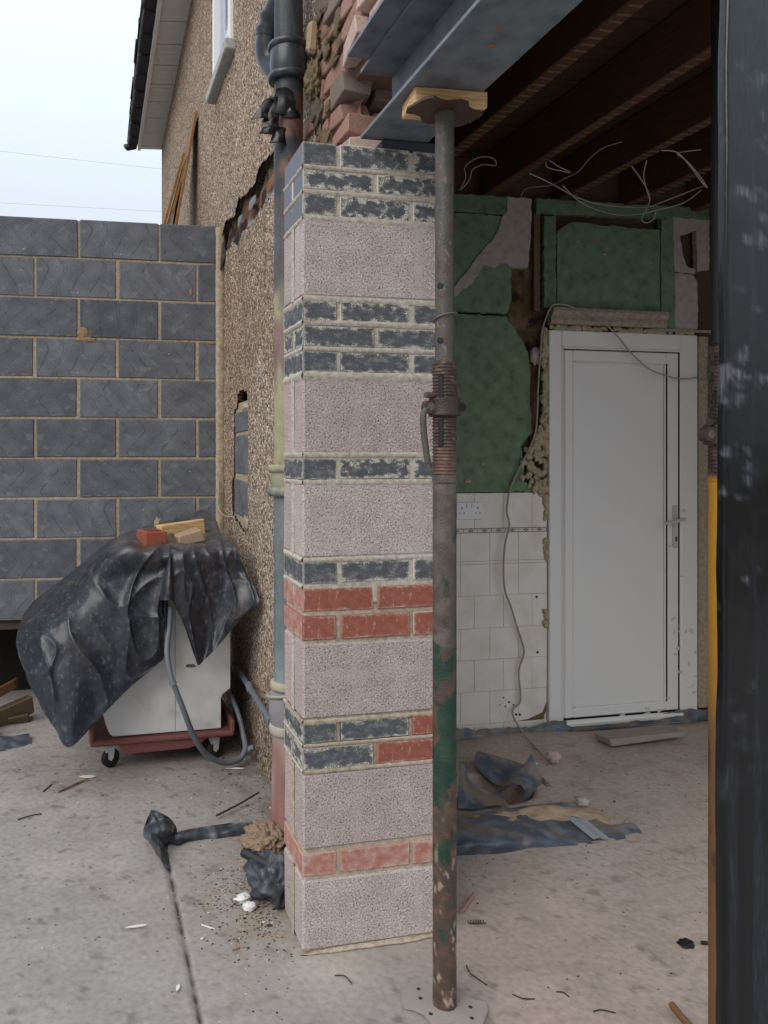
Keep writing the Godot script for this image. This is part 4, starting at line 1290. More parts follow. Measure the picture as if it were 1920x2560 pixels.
func kitchen() -> void:
	var w := thing("kitchen_wall", "stripped kitchen end wall with green plaster, cream tiles and white plastic door", "wall")
	var back := MB.new()
	back.col = hex("6d5643")
	back.box(at(1.675, 1.475, -3.72), Vector3(1.31, 2.95, 0.14), 0.004)
	back.box(at(2.77, 2.515, -3.72), Vector3(0.88, 0.87, 0.14), 0.004)
	back.box(at(3.45, 1.475, -3.72), Vector3(0.48, 2.95, 0.14), 0.004)
	obj("masonry", back, M.rubble, w)
	var rb := MB.new()
	rb.grid(60, 160, func(s, t):
		var p := Vector3(lerpf(2.03, 2.36, s), lerpf(1.2, 2.76, t), -3.636)
		p.z += nz(p, 9.0) * 0.014 + nz(p, 30.0) * 0.006
		return p, rubble_tint)
	obj("exposed_brickwork", rb, M.rubble, w)
	# painted plaster
	slabs(w, "plaster", "green_plaster", [[1.02, 1.243], [2.318, 1.243], [2.269, 1.271], [2.183, 1.293], [2.183, 1.398], [2.170, 1.48], [2.231, 1.546], [2.218, 1.722], [2.222, 1.884], [2.198, 1.981], [2.165, 2.03], [2.144, 2.057], [2.113, 2.098], [2.086, 2.135], [1.02, 2.141]], KZ, 0.03)
	slabs(w, "plaster", "green_plaster", [[1.02, 2.147], [2.09, 2.149], [2.113, 2.21], [2.113, 2.378], [2.206, 2.382], [2.21, 2.495], [2.222, 2.601], [2.223, 2.645], [1.02, 2.640]], KZ, 0.03)
	slabs(w, "plaster", "pale_green", [[1.02, 2.646], [2.224, 2.651], [2.226, 2.739], [1.02, 2.733]], KZ + 0.004, 0.03)
	slabs(w, "plaster", "pale_green", [[2.255, 2.668], [3.29, 2.70], [3.29, 2.765], [2.255, 2.745]], KZ + 0.004, 0.03)
	slabs(w, "plaster", "pale_green", [[2.293, 2.187], [2.361, 2.190], [2.363, 2.33], [2.358, 2.36], [2.361, 2.659], [2.293, 2.655]], KZ + 0.012, 0.03)
	slabs(w, "plaster", "green_plaster", [[2.374, 2.192], [2.984, 2.190], [2.984, 2.63], [2.80, 2.628], [2.72, 2.636], [2.64, 2.629], [2.55, 2.641], [2.44, 2.632], [2.40, 2.60], [2.374, 2.59]], KZ + 0.002, 0.03)
	slabs(w, "plaster", "green_plaster", [[2.988, 2.10], [3.076, 2.10], [3.07, 2.409], [3.064, 2.70], [2.988, 2.69]], KZ + 0.008, 0.03)
	slabs(w, "plaster", "bare_plaster", [[3.064, 2.70], [3.072, 2.412], [3.20, 2.405], [3.20, 2.43], [3.15, 2.44], [3.125, 2.507], [3.107, 2.612], [3.16, 2.62], [3.206, 2.64], [3.215, 2.42], [3.29, 2.43], [3.29, 2.70]], KZ + 0.006, 0.03)
	slabs(w, "plaster", "bare_plaster", [[3.076, 2.10], [3.215, 2.103], [3.215, 2.36], [3.19, 2.40], [3.073, 2.404]], KZ + 0.007, 0.03)
	slabs(w, "bare_patch", "bare_plaster", [[2.086, 2.738], [2.2255, 2.743], [2.219, 2.538], [2.203, 2.386], [2.102, 2.386], [2.085, 2.40], [2.058, 2.403], [2.035, 2.39], [2.014, 2.376], [1.981, 2.384], [1.954, 2.388], [1.92, 2.33], [1.894, 2.29], [1.85, 2.262], [1.813, 2.232], [1.754, 2.185], [1.70, 2.15], [1.70, 2.20], [1.754, 2.244], [1.808, 2.286], [1.835, 2.32], [1.862, 2.348], [1.91, 2.41], [1.959, 2.473], [2.0, 2.51], [2.036, 2.567], [2.05, 2.60], [2.058, 2.639], [2.086, 2.661]], KZ + 0.0075, 0.006)
	for q in [[1.87, 1.30, 0.016], [1.95, 1.385, 0.009], [1.88, 1.40, 0.006], [2.10, 1.44, 0.005], [2.65, 2.485, 0.012], [2.49, 2.54, 0.010], [2.93, 2.45, 0.007]]:
		obj("paint_chip", blob(Vector3(q[0], q[1], KZ + 0.003), Vector3(q[2], q[2] * 0.7, 0.004), 0.4, 2.0, q[0] * 9.0, 12, 8), M.tan_mortar, w)
	# cream tiles, in half bond, and their printed band
	var g := MB.new()
	g.box(at(1.668, 0.61, -3.619), Vector3(1.296, 1.25, 0.03), 0.002)
	obj("grout", g, M.grout, w)
	var rows := [[-0.03, 0.072], [0.076, 0.236], [0.239, 0.396], [0.399, 0.555], [0.558, 0.720], [0.723, 0.879], [0.882, 0.895], [0.898, 1.038], [1.062, 1.238]]
	for k in rows.size():
		var x := 2.316
		var wide := 0.085 if k % 2 == 0 else 0.161
		if k == 6:
			wide = 0.161
		while x > 1.06:
			var x0 := maxf(1.03, x - wide)
			if k == 1 and x > 2.3:
				slabs(w, "tile", "tile", [[x0 + 0.001, 0.076], [2.21, 0.082], [2.29, 0.11], [2.313, 0.165], [2.313, 0.236], [x0 + 0.001, 0.236]], KZ + rng.randf_range(0.0, 0.0015), 0.008)
			else:
				var b := MB.new()
				b.box(at((x0 + x) * 0.5, (rows[k][0] + rows[k][1]) * 0.5, KZ - 0.004 + rng.randf_range(0.0, 0.0012)), Vector3(x - x0 - 0.0014, rows[k][1] - rows[k][0] + 0.0012, 0.008), 0.0008)
				obj("tile", b, M.tile, w)
			x = x0
			wide = 0.161
	slabs(w, "broken_patch", "card", [[2.115, 0.068], [2.20, 0.064], [2.30, 0.072], [2.314, 0.13], [2.312, 0.17], [2.285, 0.12], [2.22, 0.09]], KZ - 0.002, 0.01)
	for k in 17:
		var b := MB.new()
		var x := 1.031 + k * 0.0772 - 0.032
		var x0 := maxf(x, 1.025)
		var x1 := minf(x + 0.0768, 2.316)
		b.box(at((x0 + x1) * 0.5, 1.05, KZ - 0.003), Vector3(x1 - x0, 0.0235, 0.009), 0.0006, 0.0, null, Rect2((x0 - x) / 0.0768, 0, (x1 - x0) / 0.0768, 1))
		obj("border_tile", b, M.border_print, w)
	for q in [[2.256, 0.704, 0.006], [2.261, 0.42, 0.006], [2.07, 0.20, 0.004], [2.10, 0.175, 0.005], [2.08, 0.155, 0.004], [2.125, 0.16, 0.004], [2.05, 0.165, 0.003], [2.14, 0.11, 0.006], [2.16, 0.108, 0.006]]:
		var b := MB.new()
		b.lathe(Vector3.ZERO, [Vector2(q[2], 0), Vector2(q[2], 0.004), Vector2(0.0001, 0.004)], 8)
		var o := obj("drill_hole", b, M.black, w)
		o.transform = at(q[0], q[1], KZ, 0, 0, PI / 2)
	# double socket
	var s := obj("wall_socket", boxm(Vector3(0.146, 0.086, 0.010), 0.003, at(1.880, 1.151, KZ + 0.006)), M.white_gloss, w)
	for q in [[1.866, 1.176], [1.894, 1.176]]:
		obj("switch", boxm(Vector3(0.013, 0.022, 0.005), 0.001, at(q[0], q[1], KZ + 0.0125, 0, 0, 0.12)), M.white_plastic, s)
	for q in [[1.836, 1.165, 0.005, 0.010], [1.922, 1.165, 0.005, 0.010], [1.825, 1.140, 0.008, 0.004], [1.848, 1.140, 0.008, 0.004], [1.911, 1.140, 0.008, 0.004], [1.934, 1.140, 0.008, 0.004]]:
		obj("pin_hole", boxm(Vector3(q[2], q[3], 0.002), 0.0004, at(q[0], q[1], KZ + 0.0112)), M.black, s)
	door(w)
	# foam that has swelled out round the frame
	var fr := RandomNumberGenerator.new()
	fr.seed = 77
	var fm := MB.new()
	var lumps := []
	for k in 190:
		var y := 2.075 - k * 0.0085
		var spread := 0.010 + 0.062 * smooth(1.64, 1.42, y) * smooth(1.20, 1.32, y)
		if y < 1.2 and nz(Vector3(0, y, 2), 5.0) < 0.02:
			continue
		for j in (2 if spread > 0.03 else 1):
			lumps.append([2.308 - pow(fr.randf(), 1.3) * spread * 1.9 + (0.010 if y < 1.2 else 0.0), y, fr.randf_range(0.008, 0.019) * (0.7 if y < 1.2 else 1.0)])
	for k in 90:
		var x := 2.335 + k * 0.0096
		if nz(Vector3(x, 0, 5), 7.0) > -0.22:
			lumps.append([x, 2.088 + fr.randf_range(-0.008, 0.007), fr.randf_range(0.006, 0.014)])
	for q in lumps:
		var k0 := fm.i.size()
		var nb := blob(Vector3(q[0], q[1], KZ + 0.004), Vector3(q[2], q[2] * fr.randf_range(0.8, 1.5), q[2] * fr.randf_range(0.6, 1.1)), 0.4, 1.7, q[1] * 30.0 + q[0] * 9.0, 12, 8)
		var base := fm.v.size()
		fm.v.append_array(nb.v); fm.n.append_array(nb.n); fm.u.append_array(nb.u); fm.c.append_array(nb.c)
		for i in nb.i:
			fm.i.append(i + base)
	var fo := obj("expanding_foam", fm, M.foam, w)
	fo.set_meta("kind", "stuff")
	obj("plaster_dab", blob(Vector3(2.247, 1.935, KZ + 0.006), Vector3(0.032, 0.042, 0.02), 0.2, 2.0, 8.0), M.bare_plaster, w)
	obj("loose_batten", boxm(Vector3(0.035, 0.50, 0.02), 0.003, at(2.262, 2.42, KZ - 0.012)), M.card, w)
	obj("loose_batten", boxm(Vector3(0.02, 0.75, 0.02), 0.003, at(2.238, 1.58, KZ - 0.02, 0, 0.01)), M.old_timber, w)
	# architrave left over the door
	var ar := MB.new()
	ar.prism(poly([[0, 0], [0.035, 0.0], [0.042, 0.018], [0.036, 0.034], [0.050, 0.042], [0.062, 0.062], [0.055, 0.08], [0, 0.084]]), Transform3D(Basis(Vector3(0, 0, 1), Vector3(0, 1, 0), Vector3(-1, 0, 0)), Vector3(2.315, 2.103, KZ + 0.002)), 0.68)
	obj("architrave", ar, M.dirty_white, w)
	obj("architrave", boxm(Vector3(0.06, 2.0, 0.025), 0.004, at(3.247, 1.07, KZ + 0.004)), M.dirty_white, w)
	obj("batten", boxm(Vector3(0.34, 0.014, 0.02), 0.003, at(3.12, 2.096, KZ + 0.012)), M.dirty_white, w)
	# the rest of the room's shell
	var sh := MB.new()
	sh.col = hex("8a7a68")
	sh.box(at(3.78, 1.4, -3.0), Vector3(0.12, 2.8, 1.5), 0.004)
	obj("masonry", sh, M.rubble, w)


func door(w: Node) -> void:
	var d := Node3D.new()
	d.name = "door"
	w.add_child(d)
	var f := MB.new()
	for q in [[2.320, 2.392, 0.0, 2.074], [3.107, 3.210, 0.0, 2.074], [2.392, 3.107, 1.992, 2.074], [2.392, 3.107, 0.0, 0.032]]:
		f.box(at((q[0] + q[1]) * 0.5, (q[2] + q[3]) * 0.5, KZ - 0.015), Vector3(q[1] - q[0] - 0.001, q[3] - q[2] - 0.001, 0.06), 0.004)
	for q in [[2.392, 2.404, 0.032, 1.992], [3.095, 3.107, 0.032, 1.992], [2.404, 3.095, 1.980, 1.992]]:
		f.box(at((q[0] + q[1]) * 0.5, (q[2] + q[3]) * 0.5, KZ + 0.006), Vector3(q[1] - q[0], q[3] - q[2], 0.02), 0.004)
	obj("frame", f, M.white_plastic, d)
	var s := MB.new()
	for q in [[2.408, 2.456, 0.072, 1.974], [3.017, 3.091, 0.072, 1.974], [2.456, 3.017, 1.915, 1.974], [2.456, 3.017, 0.072, 0.122]]:
		s.box(at((q[0] + q[1]) * 0.5, (q[2] + q[3]) * 0.5, KZ - 0.010), Vector3(q[1] - q[0] - 0.0005, q[3] - q[2] - 0.0005, 0.05), 0.005)
	obj("sash", s, M.white_plastic, d)
	var gk := MB.new()
	gk.box(at(2.75, 1.0, KZ - 0.032), Vector3(0.70, 1.96, 0.01), 0.001)
	for q in [[3.0165, 3.020, 0.122, 1.915], [3.0925, 3.0955, 0.07, 1.978]]:
		gk.box(at((q[0] + q[1]) * 0.5, (q[2] + q[3]) * 0.5, KZ + 0.0085), Vector3(q[1] - q[0], q[3] - q[2], 0.016), 0.0008)
	obj("gasket", gk, M.gasket, d)
	var p := MB.new()
	p.box(at(2.7355, 1.0185, KZ - 0.010), Vector3(0.556, 1.788, 0.024), 0.003)
	obj("panel", p, M.white_plastic, d)
	var bd := MB.new()
	for q in [[2.456, 2.468, 0.122, 1.915], [2.468, 3.004, 1.903, 1.915], [2.468, 3.004, 0.122, 0.134], [3.004, 3.016, 0.122, 1.915]]:
		bd.box(at((q[0] + q[1]) * 0.5, (q[2] + q[3]) * 0.5, KZ + 0.008), Vector3(q[1] - q[0] - 0.0006, q[3] - q[2] - 0.0006, 0.012), 0.005)
	obj("glazing_bead", bd, M.white_plastic, d)
	var t := MB.new()
	t.box(at(2.752, 0.050, KZ + 0.026, 0, 0, 0.35), Vector3(0.70, 0.028, 0.03), 0.006)
	obj("threshold", t, M.white_plastic, d)
	var h := obj("handle", boxm(Vector3(0.032, 0.225, 0.010), 0.005, at(3.066, 1.05, KZ + 0.020)), M.handle_white, d)
	var lv := MB.new()
	lv.sweep([Vector3(3.066, 1.088, KZ + 0.022), Vector3(3.066, 1.088, KZ + 0.06)], 0.009, 10)
	lv.sweep(curve([Vector3(3.095, 1.094, KZ + 0.06), Vector3(3.066, 1.088, KZ + 0.062), Vector3(3.03, 1.082, KZ + 0.062), Vector3(2.972, 1.072, KZ + 0.058)], 4), 0.0085, 10)
	obj("lever", lv, M.handle_white, h)
	obj("keyhole", boxm(Vector3(0.010, 0.026, 0.002), 0.0008, at(3.066, 0.985, KZ + 0.0255)), M.black, h)
	var dr := RandomNumberGenerator.new()
	dr.seed = 31
	for k in 34:
		var x := dr.randf_range(3.02, 3.2) if k < 20 else dr.randf_range(2.40, 3.1)
		var y := dr.randf_range(0.10, 1.3) * dr.randf_range(0.4, 1.0) if k < 20 else dr.randf_range(0.035, 0.12)
		obj("scuff", blob(Vector3(x, y, KZ + 0.0155), Vector3(dr.randf_range(0.004, 0.018), dr.randf_range(0.0015, 0.012), 0.0012), 0.5, 2.0, k * 3.0, 10, 6), M.scuff, d)
	var back := MB.new()
	back.box(at(2.77, 1.04, KZ - 0.10), Vector3(0.9, 2.1, 0.05), 0.002)
	obj("backing", back, M.gasket, d)


func upper_floor() -> void:
	var f := thing("upper_floor", "exposed dark timber joists and floorboards above the stripped kitchen", "floor")
	for x in [1.15, 1.57, 1.985, 2.40, 2.80, 3.20, 3.58]:
		var b := MB.new()
		b.box(at(x, 2.842, -1.97, rng.randf_range(-0.004, 0.004), rng.randf_range(-0.03, 0.03)), Vector3(0.052, 0.195, 3.30), 0.003, 0.003, rng)
		obj("joist", b, M.old_timber, f)
	for k in 24:
		var b := MB.new()
		b.box(at(2.36, 2.952 + rng.randf_range(0, 0.002), -3.62 + k * 0.148), Vector3(2.72, 0.02, 0.143), 0.001, 0.001, rng)
		obj("floorboard", b, M.old_boards, f)
	# ghost lines of the old laths across the joists
	var l := MB.new()
	for x in [1.57, 1.985, 2.40, 2.80, 3.20]:
		var z := -3.5
		while z < -0.9:
			l.box(at(x, 2.7435, z, rng.randf_range(-0.1, 0.1)), Vector3(0.048, 0.003, 0.010), 0.0008)
			z += 0.042 + rng.randf_range(-0.004, 0.008)
	var lo := obj("lath_marks", l, M.card, f)
	lo.set_meta("kind", "stuff")
	obj("metal_strap", boxm(Vector3(0.004, 0.07, 0.16), 0.001, at(1.602, 2.80, -2.45)), M.primed_steel, f)
	var u := MB.new()
	u.box(at(2.35, 3.02, -1.98), Vector3(2.9, 0.06, 3.5), 0.002)
	obj("subfloor", u, M.old_boards, f)


# ---------------------------------------------------------------- soil pipe
func pipe_tint(p: Vector3) -> Color:
	var y := p.y + 0.07 * nz(p * Vector3(2.5, 1, 2.5), 6.0)
	var c := hex("2b2f36")
	c = c.lerp(hex("43474f"), smooth(-0.1, 0.4, nz(p * Vector3(6, 0.7, 6), 3.0)) * 0.5)
	var rust := smooth(2.72, 2.60, y) * smooth(2.18, 2.42, y) * smooth(-0.25, 0.1, nz(p, 8.0) + (p.x - 0.69) * 5.0)
	c = c.lerp(hex("6b4a3e").lerp(hex("8a6049"), nz(p, 25.0) + 0.3), rust * 0.9)
	c = c.lerp(hex("5d5558"), smooth(2.36, 2.2, y) * 0.8)
	c = c.lerp(hex("565455").lerp(hex("6b5a52"), smooth(0.0, 0.4, nz(p, 12.0))), smooth(2.2, 2.05, y) * 0.8)
	c = c.lerp(hex("a5a182"), smooth(2.02, 1.94, y))
	c = c.lerp(hex("94686a"), smooth(1.93, 1.87, y) * smooth(1.68, 1.76, y) * smooth(0.675, 0.66, p.x) * 0.8)
	c = c.lerp(hex("857d6c"), smooth(1.62, 1.56, y) * smooth(1.36, 1.42, y) * smooth(0.0, 0.25, nz(p, 9.0)) * smooth(0.66, 0.70, p.x))
	c = c.lerp(hex("757d7e"), smooth(1.33, 1.26, y))
	c = c.lerp(hex("68757c"), smooth(1.2, 0.95, y) * 0.6)
	c = c.lerp(hex("8b949a"), smooth(0.8, 0.6, y))
	c = c.lerp(hex("5d6266"), smooth(0.05, 0.4, nz(p * Vector3(3, 0.5, 3) + Vector3(2, 2, 2), 8.0)) * 0.45)
	c = c * (1.0 + 0.25 * nz(p, 26.0) + 0.16 * nz(p, 70.0))
	c.a = 1.0
	return c


func clay_tint(p: Vector3) -> Color:
	var c := hex("927069").lerp(hex("a89490"), smooth(-0.1, 0.35, nz(p * Vector3(2, 0.8, 2), 6.0)))
	c = c.lerp(hex("95584a"), smooth(0.3, 0.1, p.y + 0.1 * nz(p, 9.0)) * 0.7)
	c = c.lerp(hex("c3b2ae"), smooth(0.25, 0.5, nz(p + Vector3(4, 4, 4), 16.0)) * 0.5)
	c.a = 1.0
	return c


func soil_pipe() -> void:
	var s := thing("soil_pipe", "old cast iron soil pipe, black above, yellow and blue-grey below, on a clay base", "pipe")
	var o := Vector3(0.695, 0, -2.653)
	var b := MB.new()
	var prof := []
	var y := 0.46
	while y < 3.6:
		prof.append(Vector2(0.051, y))
		y += 0.02
	b.lathe(o, prof, 36, pipe_tint, func(d, yy): return 0.0012 * nz(d + Vector3(0, yy * 4.0, 0), 3.0) + 0.003 * smooth(2.75, 2.66, yy) * smooth(2.3, 2.5, yy) * nz(d * 2.0 + Vector3(0, yy * 9.0, 0), 2.0))
	obj("pipe", b, M.iron, s)
	var col := MB.new()
	var ring := func(yb: float, yt: float, r: float, tube: float) -> Array:
		var pr := [Vector2(0.05, yb)]
		for k in 9:
			var a := PI * k / 8.0 - PI / 2
			pr.append(Vector2(r - tube + tube * cos(a), yb + (yt - yb) * (0.5 + 0.5 * sin(a))))
		pr.append(Vector2(0.05, yt))
		return pr
	col.lathe(o, [Vector2(0.052, 2.74), Vector2(0.064, 2.755), Vector2(0.066, 2.80), Vector2(0.065, 2.86), Vector2(0.052, 2.875)], 36, pipe_tint)
	col.lathe(o, ring.call(2.735, 2.765, 0.074, 0.014), 36, pipe_tint)
	col.lathe(o, ring.call(2.845, 2.872, 0.074, 0.013), 36, pipe_tint)
	obj("collar", col, M.glossy_iron, s)
	var c2 := MB.new()
	c2.lathe(o, [Vector2(0.05, 1.29), Vector2(0.062, 1.30), Vector2(0.062, 1.38), Vector2(0.05, 1.39)], 36, pipe_tint)
	c2.lathe(o, ring.call(1.368, 1.396, 0.074, 0.013), 36, pipe_tint)
	c2.lathe(o, ring.call(1.285, 1.318, 0.076, 0.014), 36, pipe_tint)
	obj("collar", c2, M.iron, s)
	var c3 := MB.new()
	c3.lathe(o, [Vector2(0.05, 0.455), Vector2(0.062, 0.46), Vector2(0.064, 0.51), Vector2(0.070, 0.53), Vector2(0.070, 0.585), Vector2(0.06, 0.60), Vector2(0.05, 0.605)], 36, func(p): return hex("8d8c90") * (1.0 + 0.2 * nz(p, 20.0)))
	c3.lathe(o, ring.call(0.455, 0.49, 0.069, 0.008), 36, func(p): return hex("b3aea3"))
	c3.lathe(o, ring.call(0.61, 0.64, 0.064, 0.006), 36, func(p): return hex("b8ae98"))
	obj("coupling", c3, M.rough_paint, s)
	var cb := MB.new()
	var ribbon := []
	for k in 25:
		var a := TAU * k / 24.0
		ribbon.append(o + Vector3(cos(a) * 0.074, 0.595 - 0.014 * cos(a + 2.2), sin(a) * 0.074))
	cb.sweep(ribbon, 0.006, 6, false)
	cb.sweep(curve([o + Vector3(0.02, 0.592, 0.072), Vector3(0.640, 0.66, -2.45), Vector3(0.601, 0.667, -2.30), Vector3(0.600, 0.668, -2.16)], 4), 0.004, 6)
	obj("tie_strap", cb, M.cable_white, s)
	var cl := MB.new()
	cl.lathe(o, [Vector2(0.068, 0.0), Vector2(0.066, 0.08), Vector2(0.063, 0.15), Vector2(0.060, 0.3), Vector2(0.058, 0.4), Vector2(0.057, 0.47)], 36, clay_tint)
	obj("clay_base", cl, M.rough_paint, s)
	var br := MB.new()
	br.sweep(curve(BRANCH, 8), 0.050, 24, true, func(p): return hex("2c3138") * (1.0 + 0.15 * nz(p, 15.0)))
	obj("branch_bend", br, M.glossy_iron, s)
	var bp := curve(BRANCH, 8)
	for k in [14, 19]:
		var r2 := MB.new()
		r2.sweep([bp[k - 1], bp[k], bp[k + 1], bp[k + 2]], [0.052, 0.0585, 0.0585, 0.052], 24, false, func(p): return hex("24282e"))
		obj("band", r2, M.glossy_iron, s)
	var tint := func(p: Vector3) -> Color:
		var c := hex("1e2024").lerp(hex("55585e"), smooth(-0.05, 0.4, nz(p, 30.0)) * 0.7)
		c.a = 1.0
		return c
	for q in [[0.635, 2.66, 0.03, 0.11, -0.02, 0.0], [0.618, 2.645, 0.035, 0.07, -0.035, 1.0], [0.655, 2.56, 0.03, 0.06, -0.01, 2.0], [0.625, 2.585, 0.03, 0.06, -0.02, 3.0], [0.668, 2.69, 0.05, 0.09, 0.0, 4.0], [0.690, 2.625, 0.04, 0.03, 0.0, 5.0]]:
		var rows := []
		for k in 3:
			var row := []
			for j in 3:
				row.append(Vector3(q[0] + (j - 1) * q[2] * (0.6 + 0.2 * k) + q[4] * k * 0.5, q[1] - k * q[3] * 0.5 + 0.012 * nz(Vector3(j, k, q[5]), 1.7), -2.592 + 0.02 * nz(Vector3(k, j, q[5]), 1.3) - absf(j - 1) * 0.01))
			rows.append(row)
		obj("torn_wrap", film(rows, 14, 14, 0.004, tint, 1500.0), M.film, s)
	tag(obj("hardened_mortar", blob(Vector3(0.762, 2.715, -2.575), Vector3(0.026, 0.064, 0.042), 0.3, 2.2, 2.0, 36, 26), M.yellow_clay), "yellowish lump of hardened filler behind the black pipe collar", "filler lump")
	tag(obj("dark_filler", blob(Vector3(0.778, 2.60, -2.565), Vector3(0.022, 0.05, 0.04), 0.3, 1.9, 6.0, 28, 18), M.earth), "small dark brown clump below the yellowish filler beside the pipe", "filler lump")
	tag(obj("rag_collar", blob(Vector3(0.603, 0.100, -2.600), Vector3(0.082, 0.062, 0.095), 0.17, 3.4, 4.0, 80, 50), M.brown_rag), "crusty brown lump of old foam round the clay pipe base", "foam lump")


# ---------------------------------------------------------------- steel props
func prop_tint(p: Vector3) -> Color:
	var y := p.y + 0.04 * nz(p, 7.0)
	var rust := hex("4d4038").lerp(hex("614c40"), smooth(-0.2, 0.4, nz(p, 30.0)))
	var green := hex("20392f").lerp(hex("2d483d"), smooth(-0.2, 0.4, nz(p, 18.0)))
	var grey := hex("544c48").lerp(hex("6a605c"), smooth(-0.2, 0.4, nz(p, 14.0)))
	var patch := nz(p * Vector3(1, 0.55, 1), 16.0)
	var c := rust
	if y < 0.95:
		c = rust.lerp(green, smooth(-0.02, 0.14, patch + smooth(0.25, 0.75, y) * 0.55 - 0.30))
		c = c.lerp(hex("b8a898"), smooth(0.24, 0.4, nz(p * Vector3(1, 0.5, 1) + Vector3(5, 0, 0), 34.0)) * smooth(0.62, 0.25, y) * 0.7)
	elif y < 1.37:
		c = grey.lerp(green, smooth(0.0, 0.2, patch + smooth(1.2, 0.95, y) * 0.3 - 0.32))
		c = c.lerp(rust, smooth(0.1, 0.35, nz(p + Vector3(0, 0, 6), 22.0)) * 0.6)
	elif y < 1.67:
		c = hex("4a3b34").lerp(hex("6d5548"), smooth(1.5, 1.38, y) * 0.9)
		c = c.lerp(hex("8f7a68"), smooth(0.1, 0.5, nz(p, 45.0)) * 0.5)
	else:
		c = hex("54524f").lerp(hex("5d524b"), smooth(-0.1, 0.25, patch))
		c = c.lerp(rust, smooth(0.15, 0.4, nz(p + Vector3(0, 0, 3), 20.0)) * 0.7)
		c = c.lerp(hex("414a46"), smooth(0.2, 0.4, nz(p + Vector3(8, 0, 3), 12.0)) * 0.6)
		c = c.lerp(hex("c0bab2"), smooth(0.40, 0.5, nz(p * Vector3(1, 0.5, 1), 60.0)) * 0.25)
	c.a = 1.0
	return c


func yellow_tint(p: Vector3) -> Color:
	var c := hex("ab7d1e").lerp(hex("6e4e36"), smooth(1.12, 0.72, p.y + 0.1 * nz(p, 6.0)) * 0.95)
	c = c.lerp(hex("4a3420"), smooth(0.22, 0.4, nz(p * Vector3(1, 0.4, 1), 18.0)) * 0.9)
	if p.y > 1.375:
		c = hex("3a2c28").lerp(hex("5a443a"), smooth(-0.1, 0.3, nz(p, 30.0)))
	if p.y > 1.68:
		c = hex("1c1a1a")
	c.a = 1.0
	return c


func prop(label: String, o: Vector3, tint: Callable, top: float, nut: float, thread0: float, thread1: float, turn: float) -> Node3D:
	var t := thing("steel_prop", label, "prop", "adjustable steel props holding up the opening", Transform3D(Basis.IDENTITY, o))
	var loc := func(p: Vector3) -> Color: return tint.call(p)
	var outer := MB.new()
	var prof := []
	var y := 0.012
	while y < thread0:
		prof.append(Vector2(0.0302, y))
		y += 0.006
	outer.lathe(Vector3.ZERO, prof, 40, loc)
	obj("outer_tube", outer, M.iron, t)
	var th := MB.new()
	prof = [Vector2(0.0315, thread0 - 0.004), Vector2(0.0315, thread0 + 0.012)]
	y = thread0 + 0.014
	while y < thread1:
		for q in [[0.0288, 0.0], [0.0288, 0.0022], [0.0312, 0.0038], [0.0318, 0.0056], [0.0308, 0.0072]]:
			prof.append(Vector2(q[0], y + q[1]))
		y += 0.0088
	prof.append(Vector2(0.024, y))
	th.lathe(Vector3.ZERO, prof, 40, loc)
	obj("threaded_collar", th, M.iron, t)
	var sl := MB.new()
	sl.box(at(0, (thread0 + thread1) * 0.5 + 0.03, 0, turn) * at(0, 0, 0.0285), Vector3(0.014, (thread1 - thread0) * 0.62, 0.008), 0.002)
	obj("slot", sl, M.black, t)
	var inner := MB.new()
	prof = []
	y = thread1 - 0.02
	while y < top:
		prof.append(Vector2(0.0242, y))
		y += 0.006
	inner.lathe(Vector3.ZERO, prof, 36, loc)
	obj("inner_tube", inner, M.iron, t)
	for k in 2:
		var hb := MB.new()
		hb.lathe(Vector3.ZERO, [Vector2(0.0085, 0), Vector2(0.0085, 0.0015), Vector2(0.0001, 0.0015)], 12)
		var ho := obj("pin_hole", hb, M.black, t)
		var a := turn - 0.15
		ho.transform = Transform3D(Basis(Vector3.UP, a) * Basis(Vector3.RIGHT, PI / 2), Vector3(sin(a), 0, cos(a)) * 0.0236 + Vector3(0, 1.722 + k * 0.14, 0))
	var nb := MB.new()
	nb.lathe(Vector3.ZERO, [Vector2(0.031, nut - 0.024), Vector2(0.039, nut - 0.024), Vector2(0.041, nut - 0.020), Vector2(0.041, nut - 0.016), Vector2(0.0375, nut - 0.012), Vector2(0.038, nut + 0.014), Vector2(0.0405, nut + 0.018), Vector2(0.040, nut + 0.023), Vector2(0.031, nut + 0.023)], 32, func(p): return hex("413633") * (1.0 + 0.3 * nz(p, 40.0)))
	var nu := obj("collar_nut", nb, M.iron, t)
	for e in [-1, 1]:
		var lg := MB.new()
		lg.sweep([Vector3(e * 0.043, nut, -0.012), Vector3(e * 0.043, nut, 0.014)], [0.017, 0.017], 16, true, func(p): return hex("453a36"))
		lg.sweep([Vector3(e * 0.044, nut, 0.0142), Vector3(e * 0.044, nut, 0.0150)], [0.010, 0.0099], 16, true, func(p): return hex("6a5b54") if e < 0 else hex("15110f"))
		obj("lug", lg, M.iron, nu)
	return t


